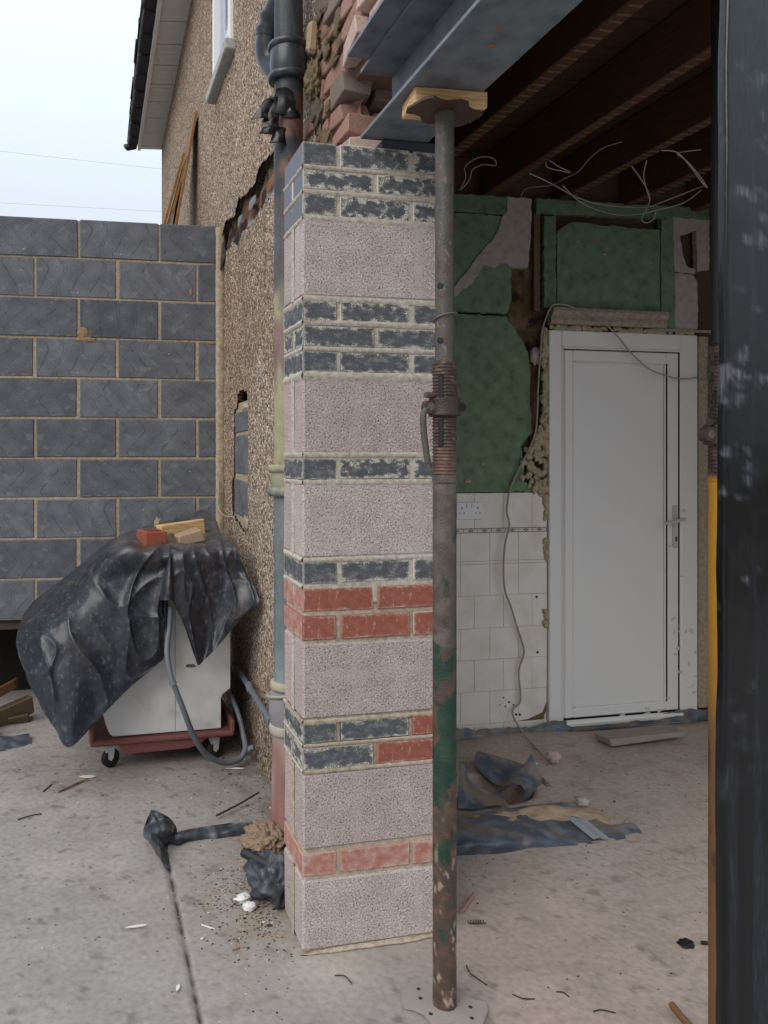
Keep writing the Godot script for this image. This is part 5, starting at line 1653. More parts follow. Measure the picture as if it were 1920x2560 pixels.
func props() -> void:
	var t := prop("green and rusty adjustable steel prop standing in front of the pier", Vector3(0.905, 0, -1.865), prop_tint, 2.312, 1.552, 1.362, 1.659, -0.75)
	var hd := MB.new()
	hd.sweep(curve([Vector3(-0.040, 1.552, 0.006), Vector3(-0.054, 1.546, 0.008), Vector3(-0.0625, 1.528, 0.008), Vector3(-0.0615, 1.49, 0.008), Vector3(-0.055, 1.44, 0.008), Vector3(-0.047, 1.394, 0.008)], 5), 0.0082, 12, true, func(p): return hex("4c514e").lerp(hex("6a5648"), smooth(0.0, 0.4, nz(p, 40.0))))
	obj("handle", hd, M.iron, t)
	var pin := MB.new()
	pin.sweep([Vector3(-0.058, 1.582, 0.012), Vector3(0.038, 1.582, -0.012)], 0.0078, 12, true, func(p): return hex("5f4f47"))
	pin.sweep([Vector3(0.036, 1.576, -0.012), Vector3(0.043, 1.585, -0.010), Vector3(0.041, 1.600, -0.010)], 0.0045, 8, true, func(p): return hex("6f5f57"))
	obj("pin", pin, M.iron, t)
	var wr := MB.new()
	var lp := []
	for k in 29:
		var a := TAU * k / 28.0
		lp.append(Vector3(cos(a) * 0.030 + 0.002, 1.784 + 0.008 * sin(a + 0.6), sin(a) * 0.030))
	wr.sweep(lp, 0.0022, 6, false, func(p): return hex("6e6862"))
	obj("wire_loop", wr, M.iron, t)
	var bow := []
	for q in [[-0.098, -0.032], [-0.085, -0.052], [-0.060, -0.046], [-0.036, -0.050], [-0.012, -0.072], [0.012, -0.072], [0.036, -0.050], [0.060, -0.046], [0.085, -0.052], [0.098, -0.032], [0.098, 0.032], [0.085, 0.052], [0.060, 0.046], [0.036, 0.050], [0.012, 0.072], [-0.012, 0.072], [-0.036, 0.050], [-0.060, 0.046], [-0.085, 0.052], [-0.098, 0.032]]:
		bow.append(q)
	var hp := MB.new()
	hp.col = hex("4a342a")
	hp.prism(poly(bow), Transform3D(Basis(Vector3.UP, 0.32) * Basis(Vector3.RIGHT, -PI / 2), Vector3(0, 2.318, 0)), 0.006)
	obj("head_plate", hp, M.iron, t)
	var pl := []
	for q in bow:
		pl.append([q[0] * 1.05, q[1] * 1.1])
	var bp := MB.new()
	bp.col = hex("a59c95")
	bp.prism(poly(pl), Transform3D(Basis(Vector3.UP, -0.72) * Basis(Vector3.RIGHT, -PI / 2), Vector3(0, 0.012, 0)), 0.010)
	obj("base_plate", bp, M.rough_paint, t)
	for q in [[-0.075, -0.02], [-0.06, 0.012], [0.075, 0.02], [0.062, -0.018], [0.01, -0.058], [-0.02, 0.055]]:
		var a := Vector3(q[0], 0, q[1]).rotated(Vector3.UP, -0.72)
		var hb := MB.new()
		hb.lathe(a, [Vector2(0.0055, 0.0115), Vector2(0.0055, 0.0126), Vector2(0.0001, 0.0126)], 10)
		obj("nail_hole", hb, M.dark_bit, t)
	var tm := MB.new()
	tm.box(at(0.912, 2.3395, -1.882, -0.05), Vector3(0.196, 0.040, 0.098), 0.003, 0.002, rng)
	tag(obj("timber_pad", tm, M.new_timber), "short pale timber pad between prop head and beam", "timber pad")
	var y := prop("yellow steel prop with dark threaded collar half hidden by the black post", Vector3(1.438, 0, -1.53), yellow_tint, 2.70, 1.476, 1.372, 1.68, -0.5)
	var bp2 := MB.new()
	bp2.col = hex("6a4a34")
	bp2.prism(poly(pl), Transform3D(Basis(Vector3.UP, 0.4) * Basis(Vector3.RIGHT, -PI / 2), Vector3(0, 0.012, 0)), 0.010)
	obj("base_plate", bp2, M.rough_paint, y)
	var p2 := MB.new()
	p2.sweep([Vector3(-0.046, 1.504, 0.01), Vector3(0.04, 1.504, -0.01)], 0.009, 12, true, func(p): return hex("3a302c"))
	obj("pin", p2, M.iron, y)
	var ch := MB.new()
	for k in 9:
		var c := Vector3(-0.045 + 0.006 * sin(k * 0.9), 1.525 + k * 0.017, 0.012)
		var ring := []
		for j in 13:
			var a := TAU * j / 12.0
			ring.append(c + (Vector3(cos(a) * 0.004, sin(a) * 0.0115, 0) if k % 2 == 0 else Vector3(0, sin(a) * 0.0115, cos(a) * 0.004)))
		ch.sweep(ring, 0.0014, 5, false, func(p): return hex("2f2824"))
	obj("chain", ch, M.iron, y)
	var hp2 := MB.new()
	hp2.col = hex("3a2c26")
	hp2.prism(poly(bow), Transform3D(Basis(Vector3.UP, 0.3) * Basis(Vector3.RIGHT, -PI / 2), Vector3(0, 2.706, 0)), 0.006)
	obj("head_plate", hp2, M.iron, y)


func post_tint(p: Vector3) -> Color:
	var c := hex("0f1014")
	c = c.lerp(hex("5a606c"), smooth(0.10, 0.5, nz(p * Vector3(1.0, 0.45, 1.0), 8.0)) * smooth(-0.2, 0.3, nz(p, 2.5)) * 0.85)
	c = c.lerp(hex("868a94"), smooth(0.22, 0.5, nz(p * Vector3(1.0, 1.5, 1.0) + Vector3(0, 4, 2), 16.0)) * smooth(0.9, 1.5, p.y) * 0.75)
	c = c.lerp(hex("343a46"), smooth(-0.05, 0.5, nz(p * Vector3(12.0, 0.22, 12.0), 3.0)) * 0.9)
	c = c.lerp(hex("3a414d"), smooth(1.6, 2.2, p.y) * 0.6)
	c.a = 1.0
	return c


func black_post() -> void:
	var t := thing("black_post", "thick scuffed glossy black post close by at the right edge", "post")
	var b := MB.new()
	var x0 := 0.802
	var x1 := 0.995
	var z0 := -0.862
	var z1 := -0.845
	var r := 0.005
	var ring := []
	for c in [[x1 - r, z0 + r, -PI / 2], [x1 - r, z1 - r, 0.0], [x0 + r, z1 - r, PI / 2], [x0 + r, z0 + r, PI]]:
		for k in 7:
			var a: float = c[2] + k / 6.0 * PI / 2
			ring.append(Vector2(c[0] + cos(a) * r, c[1] + sin(a) * r))
	var pts := []
	for k in ring.size():
		var a: Vector2 = ring[k]
		var e: Vector2 = ring[(k + 1) % ring.size()]
		var n := maxi(1, int(a.distance_to(e) / 0.006))
		for j in n:
			pts.append(a.lerp(e, float(j) / n))
	pts.append(pts[0])
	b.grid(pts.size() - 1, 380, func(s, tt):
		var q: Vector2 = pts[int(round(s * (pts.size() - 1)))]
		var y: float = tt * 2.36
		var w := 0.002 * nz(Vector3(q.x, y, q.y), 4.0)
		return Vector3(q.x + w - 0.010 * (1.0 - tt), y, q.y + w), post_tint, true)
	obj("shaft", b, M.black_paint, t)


# ---------------------------------------------------------------- washing machine under plastic
func film_tint(p: Vector3) -> Color:
	var c := hex("343943")
	var d := smooth(0.0, 0.45, nz(p * Vector3(1, 0.5, 1), 9.0)) * 0.4 + smooth(0.05, 0.5, nz(p * Vector3(1, 0.7, 1), 26.0)) * 0.5
	c = c.lerp(hex("7d716b"), d * smooth(0.35, 0.7, p.y) * smooth(-0.3, 0.3, nz(p, 2.0)) * 0.6)
	c = c.lerp(hex("8d9097"), smooth(0.28, 0.5, nz(p * Vector3(2, 1, 2) + Vector3(5, 0, 0), 22.0)) * 0.4)
	c = c.lerp(hex("a19a95"), smooth(0.97, 1.02, p.y) * (0.45 + 0.6 * nz(p, 12.0)) * 0.6)
	c.a = 1.0
	return c


func machine() -> void:
	var th := deg_to_rad(0.7)
	var f := Transform3D(Basis(Vector3.UP, th), Vector3(0.068, 0.152, -3.60))
	var m := thing("washing_machine", "white washing machine standing on a red dolly under a black plastic sheet", "washing machine", "", f)
	var side := [[0.09, 0.835], [0.0, 0.66], [0.0, 0.16], [0.003, 0.12], [0.02, 0.055], [0.036, 0.014], [0.052, 0.0], [0.549, 0.0], [0.549, 0.140], [0.557, 0.158], [0.594, 0.185], [0.594, 0.835]]
	var b := MB.new()
	b.prism(poly(side), at(0, 0, 0), 0.59)
	obj("cabinet", b, M.machine_white, m)
	var lid := MB.new()
	lid.box(at(0.345, 0.842, -0.295), Vector3(0.50, 0.018, 0.59), 0.006)
	obj("lid", lid, M.white_plastic, m)
	var sm := MB.new()
	sm.box(at(0.335, 0.42, 0.0004), Vector3(0.0015, 0.83, 0.002), 0.0003)
	obj("seam", sm, M.gasket, m)
	var fp := MB.new()
	fp.grid(16, 24, func(s, t):
		var a: float = PI * 0.5 * s
		return Vector3(0.012 - 0.016 * sin(a), lerpf(0.17, 0.64, t), -0.02 - 0.55 * s), null, true)
	obj("front_panel", fp, M.machine_white, m)
	var hd := MB.new()
	hd.lathe(Vector3.ZERO, [Vector2(0.16, 0.0), Vector2(0.165, 0.02), Vector2(0.14, 0.035), Vector2(0.11, 0.03), Vector2(0.0001, 0.02)], 28)
	var ho := obj("door", hd, M.white_gloss, m)
	ho.transform = at(-0.004, 0.47, -0.295, 0, PI / 2)
	obj("scuff", blob(Vector3(0.405, 0.30, 0.001), Vector3(0.02, 0.007, 0.0015), 0.5, 2.0, 1.0, 12, 8), M.old_mortar, m)
	# dolly
	var d := thing("furniture_dolly", "red moulded dolly on four castors under the washing machine", "dolly", "", Transform3D(Basis(Vector3.UP, th), Vector3(0.012, 0, -3.565)))
	var dk := MB.new()
	dk.box(at(0.335, 0.1325, -0.28), Vector3(0.66, 0.026, 0.56), 0.008)
	dk.box(at(0.013, 0.165, -0.28), Vector3(0.022, 0.06, 0.56), 0.007)
	dk.box(at(0.657, 0.165, -0.28), Vector3(0.022, 0.06, 0.56), 0.007)
	obj("deck", dk, M.red_plastic, d)
	var tr := MB.new()
	tr.prism(poly([[0.13, 0.122], [0.15, 0.085], [0.175, 0.074], [0.45, 0.078], [0.50, 0.09], [0.54, 0.122]]), at(0, 0, -0.015), 0.53)
	obj("tray", tr, M.red_plastic, d)
	for q in [[0.09, -0.07], [0.575, -0.07], [0.09, -0.49], [0.575, -0.49]]:
		var cs := obj("castor", boxm(Vector3(0.07, 0.006, 0.07), 0.002, at(q[0], 0.117, q[1])), M.steel_bit, d)
		var fk := MB.new()
		for e in [-1, 1]:
			fk.prism(poly([[-0.03, 0.115], [0.03, 0.115], [0.022, 0.05], [0.012, 0.035], [-0.002, 0.045]]), at(q[0], 0, q[1] + e * 0.021 + 0.0015), 0.003)
		obj("fork", fk, M.sill, cs)
		var wl := MB.new()
		wl.lathe(Vector3.ZERO, [Vector2(0.010, -0.015), Vector2(0.036, -0.015), Vector2(0.043, -0.009), Vector2(0.0435, 0.0), Vector2(0.043, 0.009), Vector2(0.036, 0.015), Vector2(0.010, 0.015)], 24, func(p): return hex("242224"))
		var wo := obj("wheel", wl, M.rough_paint, cs)
		wo.transform = at(q[0] + 0.008, 0.0445, q[1], 0.5) * Transform3D(Basis(Vector3.RIGHT, PI / 2), Vector3.ZERO)
	# the sheet
	var s := thing("plastic_sheet", "black plastic sheet draped over the washing machine, dusty and creased", "plastic sheet")
	obj("left_drape", film(SHEET_LEFT, 190, 170, 0.013, film_tint, 260.0, 0.020), M.film, s)
	obj("right_drape", film(SHEET_RIGHT, 140, 140, 0.009, film_tint, 240.0, 0.011), M.film, s)
	obj("fold", film(SHEET_FOLD, 24, 40, 0.004, film_tint, 500.0), M.film, s)
	# hoses
	var hs := thing("drain_hose", "grey ribbed drain hose looping down to the ground from the washing machine", "hose")
	var path := curve(HOSE, 22)
	var i0 := int(path.size() * 0.27)
	var up := MB.new()
	up.sweep(path.slice(0, i0 + 1), 0.0125, 14)
	obj("smooth_end", up, M.hose_grey, hs)
	var cf := MB.new()
	cf.sweep(path.slice(i0 - 4, i0 + 5), 0.0155, 14)
	obj("cuff", cf, M.hose_grey, hs)
	var fine_path := curve(HOSE, 64)
	var rad := []
	for k in fine_path.size():
		rad.append(0.0118 + 0.0018 * sin(k * PI / 2.0 + 0.4))
	var j0 := int(fine_path.size() * 0.29)
	var rb := MB.new()
	rb.sweep(fine_path.slice(j0), rad.slice(j0), 14)
	obj("ribbed_hose", rb, M.hose_grey, hs)
	var en := MB.new()
	en.sweep([Vector3(0.718, 0.052, -3.53), Vector3(0.742, 0.075, -3.53), Vector3(0.758, 0.082, -3.52)], 0.013, 10)
	obj("fitting", en, M.hose_grey, hs)
	var h2 := MB.new()
	h2.sweep(curve([Vector3(0.66, 0.50, -3.80), Vector3(0.70, 0.32, -3.76), Vector3(0.725, 0.2, -3.78), Vector3(0.74, 0.06, -3.85), Vector3(0.70, 0.03, -3.98)], 8), 0.014, 12)
	tag(obj("inlet_hose", h2, M.dark_hose), "dark hose hanging behind the washing machine beside the pebbledash", "hose")
	var h3 := MB.new()
	h3.sweep(curve([Vector3(0.352, 0.80, -3.55), Vector3(0.350, 0.70, -3.545), Vector3(0.353, 0.58, -3.50), Vector3(0.351, 0.53, -3.47)], 8), 0.0135, 12)
	obj("dark_end", h3, M.dark_hose, hs)
	var wp := MB.new()
	wp.sweep(WASTE, 0.014, 12)
	wp.sweep([Vector3(WASTE[1]) - Vector3(0.002, -0.012, 0.02), Vector3(WASTE[1]) + Vector3(0.002, -0.012, 0.02)], 0.018, 12)
	tag(obj("waste_pipe", wp, M.hose_grey), "thin grey plastic waste pipe sloping down the pebbledash to the soil pipe", "pipe")
	# weights on top of the sheet
	var bk := thing("perforated_brick", "new red brick with slots standing on the black sheet", "brick", "", at(0.303, 1.045, -3.70, 0.2))
	var bb := MB.new()
	bb.box(at(0, -0.002, 0), Vector3(0.1025, 0.065, 0.16), 0.003, 0.001, rng)
	obj("body", bb, M.fired_clay, bk)
	for k in 4:
		obj("slot", boxm(Vector3(0.06, 0.004, 0.011), 0.001, at(0, 0.0295, 0.05 - k * 0.032)), M.black, bk)
	var w1 := MB.new()
	w1.box(at(0.465, 1.055, -3.90, 0.30, 0.10), Vector3(0.235, 0.078, 0.07), 0.004, 0.004, rng)
	tag(obj("timber_offcut", w1, M.new_timber), "long pale timber offcut lying behind the red brick on the sheet", "timber offcut")
	var w2 := MB.new()
	w2.box(at(0.475, 1.042, -3.66, 0.25, 0.22), Vector3(0.125, 0.062, 0.06), 0.006, 0.006, rng)
	tag(obj("timber_offcut", w2, M.buff_clay), "short rough offcut tilted in front of the long one on the sheet", "timber offcut")
	tag(obj("stone_chip", blob(Vector3(0.352, 1.085, -3.95), Vector3(0.016, 0.028, 0.014), 0.3, 1.6, 3.0), M.buff_clay), "small buff stone chip standing at the left end of the long offcut", "stone chip")


# ---------------------------------------------------------------- things lying about
func blue_tint(p: Vector3) -> Color:
	var c := hex("465260").lerp(hex("69757f"), smooth(-0.1, 0.4, nz(p, 12.0)))
	var dust := smooth(-0.05, 0.35, nz(p * Vector3(1, 0.4, 1), 6.0) + 0.12)
	c = c.lerp(hex("9c8268"), dust * smooth(0.22, 0.0, p.y) * 0.55 * smooth(-2.50, -2.7, p.z))
	c = c.lerp(hex("8b7560"), smooth(0.2, 0.45, nz(p, 25.0)) * 0.4)
	c.a = 1.0
	return c


func yard_film_tint(p: Vector3) -> Color:
	var c := hex("4a4e56").lerp(hex("70747b"), smooth(-0.2, 0.4, nz(p, 16.0)) * 0.8)
	c.a = 1.0
	return c


func loose_things() -> void:
	var d := thing("damp_proof_sheet", "dusty dark blue damp-proof sheet crumpled round a hole in the kitchen floor", "plastic sheet")
	obj("apron", film(APRON, 80, 40, 0.012, blue_tint, 400.0), M.blue_film, d)
	obj("back_flap", film(FLAP_BACK, 30, 24, 0.008, blue_tint, 500.0), M.blue_film, d)
	obj("arched_flap", film(FLAP_ARCH, 36, 30, 0.005, blue_tint, 500.0), M.blue_film, d)
	obj("front_flap", film(FLAP_FRONT, 44, 26, 0.008, blue_tint, 500.0), M.blue_film, d)
	obj("side_flap", film(FLAP_SIDE, 26, 20, 0.005, blue_tint, 500.0), M.blue_film, d)
	var tp := MB.new()
	tp.grid(12, 8, func(s, t): return Vector3(lerpf(1.80, 1.865, s) + t * 0.03, 0.040 - 0.030 * t + 0.004 * sin(s * 6.0), lerpf(-2.66, -2.545, t)), null, true)
	obj("tape_patch", tp, M.tape, d)
	var mound := MB.new()
	mound.grid(60, 44, func(s, t):
		var x := lerpf(1.30, 2.15, s)
		var z := lerpf(-2.86, -2.60, t)
		var p := Vector3(x, 0, z)
		return Vector3(x, -0.012 + 0.045 * smooth(0.0, 0.3, s) * smooth(1.0, 0.6, s) * smooth(0.0, 0.35, t) * smooth(1.0, 0.5, t) * (0.8 + nz(p, 5.0)) + nz(p, 24.0) * 0.006, z), func(p): return hex("b39d84") * (1.0 + 0.3 * nz(p, 30.0) + 0.25 * nz(p, 80.0)), true)
	tag(obj("sand_heap", mound, M.rough_paint), "low heap of brown sand spilled over the crumpled damp-proof sheet", "sand").set_meta("kind", "stuff")
	tag(obj("rubble_lump", blob(Vector3(2.117, 0.03, -3.24), Vector3(0.034, 0.024, 0.03), 0.3, 2.2, 1.0, 20, 14), M.cut_brick), "pinkish lump of broken mortar beside the crumpled damp-proof sheet", "rubble lump")
	tag(obj("rubble_lump", blob(Vector3(1.985, 0.012, -2.83), Vector3(0.028, 0.02, 0.022), 0.35, 2.2, 5.0, 16, 10), M.bare_plaster), "small pale lump on the sandy sheet nearer the pier", "rubble lump")
	# strip of sheet turned up along the foot of the wall and the door
	var skirt := MB.new()
	for sd in 2:
		skirt.grid(170, 6, func(s, t):
			var x := lerpf(1.06, 3.35, s)
			var p := Vector3(x, 0, 0)
			var hh := 0.045 + 0.03 * nz(p, 4.0) + 0.018 * nz(p, 14.0)
			hh *= 1.0 - 0.75 * smooth(2.42, 2.5, x) * smooth(2.8, 2.7, x)
			return Vector3(x, 0.02 + hh * t, KZ + 0.05 - 0.018 * t + 0.012 * nz(Vector3(x, t, 0), 6.0) - sd * 0.001), blue_tint, sd == 1)
	tag(obj("damp_proof_strip", skirt, M.blue_film), "ragged dark blue strip turned up along the foot of door and tiles", "plastic sheet")
	var pk := MB.new()
	pk.box(at(2.70, 0.035, -3.395, 0.06, 0.01), Vector3(0.44, 0.03, 0.12), 0.004, 0.004, rng)
	tag(obj("plank", pk, M.grey_plank), "short dusty plank lying on the floor in front of the white door", "plank")
	# in the yard
	var st := thing("felt_strip", "black felt strip with a curled end lying across the yard slab", "felt strip")
	obj("strip", film(STRIP, 60, 16, 0.010, yard_film_tint, 700.0), M.film, st)
	obj("curl", film(CURL, 40, 50, 0.022, yard_film_tint, 900.0), M.film, st)
	var bg := MB.new()
	bg.grid(48, 30, func(s, t):
		var dd := Vector3(cos(TAU * s) * sin(PI * t), cos(PI * t), sin(TAU * s) * sin(PI * t))
		var p := dd * Vector3(0.085, 0.075, 0.115)
		return Vector3(0.592, 0.052, -2.47) + p * (1.0 + 0.25 * nz(dd, 1.6)) + dd * 0.02 * (crease(dd, 80.0) - 0.6), yard_film_tint)
	tag(obj("plastic_bundle", bg, M.film), "crumpled black plastic bundle on the ground beside the pier foot", "plastic bundle")
	var rl := MB.new()
	rl.sweep([Vector3(0.515, 0.10, -2.56), Vector3(0.58, 0.095, -2.47), Vector3(0.64, 0.075, -2.40)], 0.016, 14)
	tag(obj("felt_roll", rl, M.dark_hose), "thin black roll lying across the top of the plastic bundle", "felt roll")
	# rubbish in the dark gap under the wall
	for q in [[-0.40, 0.06, -4.30, 0.5, 0.25, 0.26, 0.12, 0.015, "card", "brown board scrap leaning in the gap under the block wall", "board"], [-0.47, 0.14, -4.42, -0.4, 0.5, 0.30, 0.05, 0.03, "old_timber", "broken brown batten poking from the gap under the block wall", "batten"], [-0.36, 0.03, -4.36, 0.2, -0.1, 0.12, 0.05, 0.10, "card", "crumpled brown paper scrap on the ground under the block wall", "paper scrap"]]:
		var b := MB.new()
		b.box(at(q[0], q[1], q[2], q[3], q[4], 0.3), Vector3(q[5], q[6], q[7]), 0.004, 0.012, rng)
		tag(obj(["board_scrap", "broken_batten", "paper_scrap"][0 if q[10] == "board" else (1 if q[10] == "batten" else 2)], b, M[q[8]]), q[9], q[10])
	var rows := [[Vector3(-0.62, 0.10, -4.22), Vector3(-0.54, 0.09, -4.20), Vector3(-0.45, 0.075, -4.15)], [Vector3(-0.60, 0.06, -4.08), Vector3(-0.53, 0.05, -4.05), Vector3(-0.47, 0.035, -4.03)], [Vector3(-0.62, 0.0, -3.95), Vector3(-0.57, 0.0, -3.93), Vector3(-0.50, 0.0, -3.98)]]
	tag(obj("felt_scrap", film(rows, 16, 16, 0.004, yard_film_tint, 500.0), M.film), "black felt scrap at the left edge beside the gap under the wall", "felt scrap")
	rows = [[Vector3(-0.42, 0.04, -4.05), Vector3(-0.36, 0.03, -4.06), Vector3(-0.28, 0.025, -4.10)], [Vector3(-0.42, 0.01, -3.93), Vector3(-0.35, 0.0, -3.95), Vector3(-0.26, 0.0, -4.0)]]
	tag(obj("felt_scrap", film(rows, 16, 10, 0.004, yard_film_tint, 500.0), M.blue_film), "grey felt scrap lying flat beside the drooping corner of the sheet", "felt scrap")
	# sheets of board against the house behind the block wall
	var k := 0
	for q in [[0.775, 3.86, 0.610, "innermost and tallest"], [0.745, 3.66, 0.560, "middle"], [0.70, 3.60, 0.525, "outermost and shortest"]]:
		var top := Vector3(q[0] - 0.012, q[1], 0)
		var low := Vector3(q[2], 3.0, 0)
		var dir := (top - low).normalized()
		var len: float = (q[1] - 1.3) / dir.y
		var c: Vector3 = top - dir * len * 0.5
		var x := Vector3(dir.y, -dir.x, 0)
		var b := MB.new()
		b.box(Transform3D(Basis(x, dir, Vector3(0, 0, 1)), Vector3(c.x, c.y, -5.47 - 0.17 - k * 0.05)), Vector3(0.018, len, 0.34), 0.002)
		tag(obj("leaning_board", b, M.ply), "%s of three boards leaning on the pebbledash behind the block wall" % q[3], "board", "boards leaning against the house")
		k += 1
	# little things on the slab
	var shard := func(x: float, z: float, l: float, w: float, turn: float, label: String) -> void:
		var b := MB.new()
		b.prism(poly([[-l / 2, 0], [-l * 0.1, -w / 2], [l * 0.3, -w * 0.4], [l / 2, 0.1 * w], [l * 0.1, w / 2], [-l * 0.3, w * 0.3]]), at(x, 0.010, z, turn) * Transform3D(Basis(Vector3.RIGHT, -PI / 2 + 0.06), Vector3.ZERO), 0.003)
		tag(obj("plastic_shard", b, M.chip_white), label, "plastic shard")
	shard.call(0.007, -3.53, 0.075, 0.024, -0.2, "white plastic shard beside the orange twig on the yard slab")
	shard.call(0.149, -2.375, 0.066, 0.008, 0.0, "thin white splinter lying alone in the middle of the yard slab")
	shard.call(0.239, -2.076, 0.028, 0.010, 1.2, "white sliver near the slab joint at the bottom of the photo")
	shard.call(0.66, -3.48, 0.085, 0.012, -0.25, "white sliver under the loop of the grey drain hose")
	for q in [[0.509, -2.515, 0.018, "larger"], [0.522, -2.468, 0.016, "smaller"]]:
		tag(obj("plaster_chip", blob(Vector3(q[0] - 0.02, 0.012, q[1] + 0.07), Vector3(q[2] * 1.4, 0.012, q[2]), 0.4, 2.0, q[1] * 9.0, 14, 10), M.chip_white), "%s of two white plaster chips beside the black plastic bundle" % q[3], "plaster chip")
	var sticks := func(called: String, pts: Array, r: float, m: String, label: String, cat: String) -> void:
		var b := MB.new()
		b.sweep(curve(pts, 5), r, 7)
		tag(obj(called, b, M[m]), label, cat)
	sticks.call("twig", [Vector3(-0.114, 0.006, -3.40), Vector3(-0.06, 0.010, -3.442), Vector3(-0.023, 0.008, -3.48), Vector3(0.012, 0.014, -3.492)], 0.004, "twig", "forked orange-brown twig on the slab in front of the dolly", "twig")
	sticks.call("twig", [Vector3(-0.178, 0.005, -3.42), Vector3(-0.16, 0.006, -3.455), Vector3(-0.146, 0.005, -3.49)], 0.0025, "dark_bit", "short dark twig left of the orange twig", "twig")
	sticks.call("twig", [Vector3(-0.26, 0.005, -3.178), Vector3(-0.21, 0.007, -3.2), Vector3(-0.172, 0.005, -3.21)], 0.0025, "dark_bit", "dark twig beside a scatter of crumbs at the left of the slab", "twig")
	sticks.call("nail", [Vector3(0.342, 0.006, -2.345), Vector3(0.36, 0.004, -2.332), Vector3(0.378, 0.003, -2.319)], 0.0022, "chip_white", "pale clout nail lying right of the slab joint", "nail")
	sticks.call("dark_stick", [Vector3(0.50, 0.012, -3.03), Vector3(0.60, 0.02, -3.09), Vector3(0.70, 0.03, -3.16)], 0.004, "dark_bit", "thin dark stick lying behind the felt strip near the pipe", "stick")
	sticks.call("bolt", [Vector3(1.226, 0.010, -2.315), Vector3(1.20, 0.008, -2.29), Vector3(1.143, 0.006, -2.238)], 0.006, "old_brick", "rusty bolt on the floor just right of the green prop", "bolt")
	var cp := []
	for j in 70:
		var a := j / 69.0
		cp.append(Vector3(lerpf(1.135, 1.189, a), 0.006 + 0.005 * sin(a * 44.0), lerpf(-2.184, -2.175, a) + 0.005 * cos(a * 44.0)))
	var cpb := MB.new()
	cpb.sweep(cp, 0.0012, 5)
	tag(obj("spring", cpb, M.dark_bit), "little dark coil spring on the floor right of the green prop", "spring")
	var wires := [[Vector3(1.037, 0.004, -2.002), Vector3(1.03, 0.006, -1.969), Vector3(1.039, 0.005, -1.947), Vector3(1.053, 0.004, -1.916)], [Vector3(1.101, 0.004, -1.869), Vector3(1.118, 0.005, -1.847), Vector3(1.148, 0.004, -1.84)], [Vector3(1.219, 0.004, -1.852), Vector3(1.235, 0.005, -1.845), Vector3(1.241, 0.004, -1.827)], [Vector3(1.269, 0.004, -1.766), Vector3(1.29, 0.006, -1.765), Vector3(1.321, 0.004, -1.75)], [Vector3(0.665, 0.004, -2.04), Vector3(0.69, 0.006, -2.03), Vector3(0.70, 0.004, -2.0)]]
	var wl := ["bent wire offcut nearest the foot of the green prop", "curved wire offcut in the middle of the dusty floor", "small hooked wire offcut right of the curved one", "wire offcut farthest right among the ones before the prop", "wire offcut on the slab in front of the pier corner"]
	for j in wires.size():
		sticks.call("wire_offcut", wires[j], 0.0016, "dark_bit", wl[j], "wire offcut")
	sticks.call("batten_end", [Vector3(1.475, 0.012, -1.735), Vector3(1.468, 0.012, -1.70), Vector3(1.46, 0.012, -1.62)], 0.009, "twig", "brown stick end on the floor beside the black post", "stick")
	tag(obj("tar_lump", blob(Vector3(1.707, 0.006, -1.953), Vector3(0.022, 0.009, 0.019), 0.3, 2.0, 4.0, 16, 10), M.black), "round black lump of tar on the floor near the yellow prop", "tar lump")
	sticks.call("tar_strip", [Vector3(1.755, 0.005, -1.948), Vector3(1.775, 0.006, -1.938), Vector3(1.81, 0.004, -1.925)], 0.005, "black", "thin black strip beside the tar lump near the yellow prop", "tar strip")
	# crumbs of mortar and dirt, past counting
	var gr := RandomNumberGenerator.new()
	gr.seed = 5
	var bm := blob(Vector3.ZERO, Vector3.ONE, 0.5, 1.3, 2.0, 6, 4).done()
	var tones := ["crumb_dark", "crumb_brown", "crumb_pale"]
	mat("crumb_dark", "3d352f", 0.95)
	mat("crumb_brown", "8a6a50", 0.95)
	mat("crumb_pale", "cfc8be", 0.95)
	for tn in 3:
		var mm := MultiMesh.new()
		mm.transform_format = MultiMesh.TRANSFORM_3D
		mm.mesh = bm
		mm.instance_count = [900, 600, 300][tn]
		for j in mm.instance_count:
			var x := 0.0
			var z := 0.0
			var pick := gr.randf()
			if pick < 0.34:
				x = 0.58 - absf(gr.randfn(0.0, 0.11))
				z = -2.42 + gr.randfn(0.0, 0.16)
			elif pick < 0.60:
				x = 0.76 - absf(gr.randfn(0.0, 0.16))
				z = gr.randf_range(-3.9, -2.7)
			elif pick < 0.8:
				x = gr.randf_range(-0.9, 0.6)
				z = gr.randf_range(-3.8, -1.7)
			else:
				x = gr.randf_range(1.1, 2.9)
				z = gr.randf_range(-3.5, -1.6)
			var r := gr.randf_range(0.0008, 0.0026) * (1.0 + 1.4 * float(gr.randf() < 0.025))
			mm.set_instance_transform(j, Transform3D(Basis.from_euler(Vector3(gr.randf() * 6, gr.randf() * 6, 0)).scaled(Vector3(r * 1.5, r * 0.8, r)), Vector3(x, slab_height(x, z) + r * 0.5, z)))
		var mi := MultiMeshInstance3D.new()
		mi.name = "crumbs" if tn == 0 else "crumbs_%03d" % tn
		mi.multimesh = mm
		mi.material_override = M[tones[tn]]
		add_child(mi)
		tag(mi, ["dark", "brown", "pale"][tn] + " crumbs of mortar and dirt scattered over the slab", "crumbs")
		mi.set_meta("kind", "stuff")


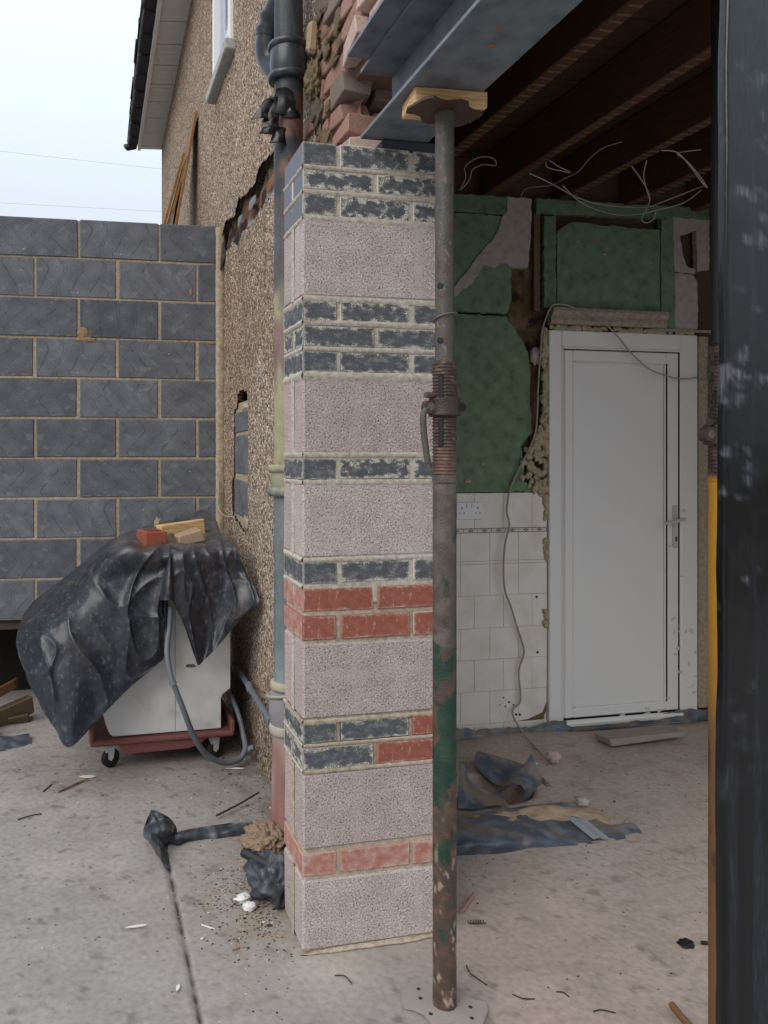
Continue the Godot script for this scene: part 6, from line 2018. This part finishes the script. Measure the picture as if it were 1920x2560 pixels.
# ---------------------------------------------------------------- cables
func cables() -> void:
	var names := ["loop of white cable hanging nearest the beam", "long white cable swagged under the joists", "second white cable swagged below the long one", "doubled white cable arching down near the black post", "white cable knotted where the swags meet", "straight white cable dropping to the knot", "thin cable rising between two joists", "short tangle of white cable under the second joist"]
	var all := [CABLE_A, CABLE_B, CABLE_C, CABLE_D, CABLE_E, CABLE_F, CABLE_G, CABLE_H]
	for k in all.size():
		var b := MB.new()
		b.sweep(curve(all[k], 6), 0.0024 if k != 6 else 0.0017, 7)
		tag(obj("ceiling_cable", b, M.cable_white), names[k], "cable", "loose cables under the joists")
	var z := KZ
	var c := [Vector3(2.30, 2.19, z + 0.075), Vector3(2.288, 2.15, z + 0.05), Vector3(2.271, 2.06, z + 0.025), Vector3(2.257, 1.951, z + 0.035), Vector3(2.247, 1.791, z + 0.03), Vector3(2.242, 1.65, z + 0.03), Vector3(2.227, 1.544, z + 0.035), Vector3(2.193, 1.456, z + 0.03), Vector3(2.154, 1.377, z + 0.02), Vector3(2.12, 1.305, z + 0.012), Vector3(2.091, 1.244, z + 0.02), Vector3(2.078, 1.147, z + 0.02), Vector3(2.086, 1.077, z + 0.03), Vector3(2.062, 0.982, z + 0.03), Vector3(2.05, 0.851, z + 0.035), Vector3(2.062, 0.746, z + 0.03), Vector3(2.091, 0.674, z + 0.03), Vector3(2.135, 0.558, z + 0.02), Vector3(2.171, 0.456, z + 0.02), Vector3(2.169, 0.407, z + 0.02), Vector3(2.144, 0.33, z + 0.02), Vector3(2.154, 0.188, z + 0.02), Vector3(2.11, 0.139, z + 0.02), Vector3(2.112, 0.087, z + 0.05), Vector3(2.125, 0.03, z + 0.16), Vector3(2.10, 0.02, z + 0.30)]
	var b := MB.new()
	b.sweep(curve(c, 5), 0.0048, 8)
	tag(obj("wall_cable", b, M.cable_white), "cream cable wandering down the tiles beside the door to the floor", "cable")
	var d := MB.new()
	d.sweep(curve([Vector3(2.30, 2.19, z + 0.075), Vector3(2.36, 2.195, z + 0.07), Vector3(2.407, 2.185, z + 0.07), Vector3(2.577, 2.118, z + 0.075), Vector3(2.679, 2.05, z + 0.06), Vector3(2.772, 1.963, z + 0.05), Vector3(2.876, 1.884, z + 0.05), Vector3(2.981, 1.85, z + 0.05), Vector3(3.087, 1.834, z + 0.05), Vector3(3.27, 1.856, z + 0.06)], 6), 0.0042, 8)
	tag(obj("door_cable", d, M.cable_white), "slack cream cable hanging across the top corner of the white door", "cable")
	var e := MB.new()
	e.sweep(curve([Vector3(0.748, 1.287, -4.44), Vector3(0.745, 1.20, -4.43), Vector3(0.742, 1.135, -4.42), Vector3(0.752, 1.100, -4.36), Vector3(0.765, 1.09, -4.25), Vector3(0.80, 1.10, -4.12)], 6), 0.0042, 8)
	tag(obj("earth_cable", e, M.cable_white), "short white cable curving out of the wall where blocks meet pebbledash", "cable")
	for q in [[7.2, -0.06, "highest"], [6.55, 0.03, "lowest"], [6.25, 0.05, "middle"]]:
		pass
	var ov := MB.new()
	var heights := [[9.95, -0.35], [8.48, 0.06], [7.72, -0.12]]
	var which := ["highest", "middle", "lowest"]
	for k in 3:
		var w := MB.new()
		var path := []
		for j in 25:
			var s := j / 24.0
			path.append(Vector3(lerpf(-22.0, 14.0, s), heights[k][0] + heights[k][1] * (s - 0.5) * 4.0 - 0.25 * sin(s * PI), -22.0))
		w.sweep(path, 0.0038, 5)
		tag(obj("overhead_wire", w, M.sill), "%s of the faint wires crossing the sky above the block wall" % which[k], "wire", "overhead wires")
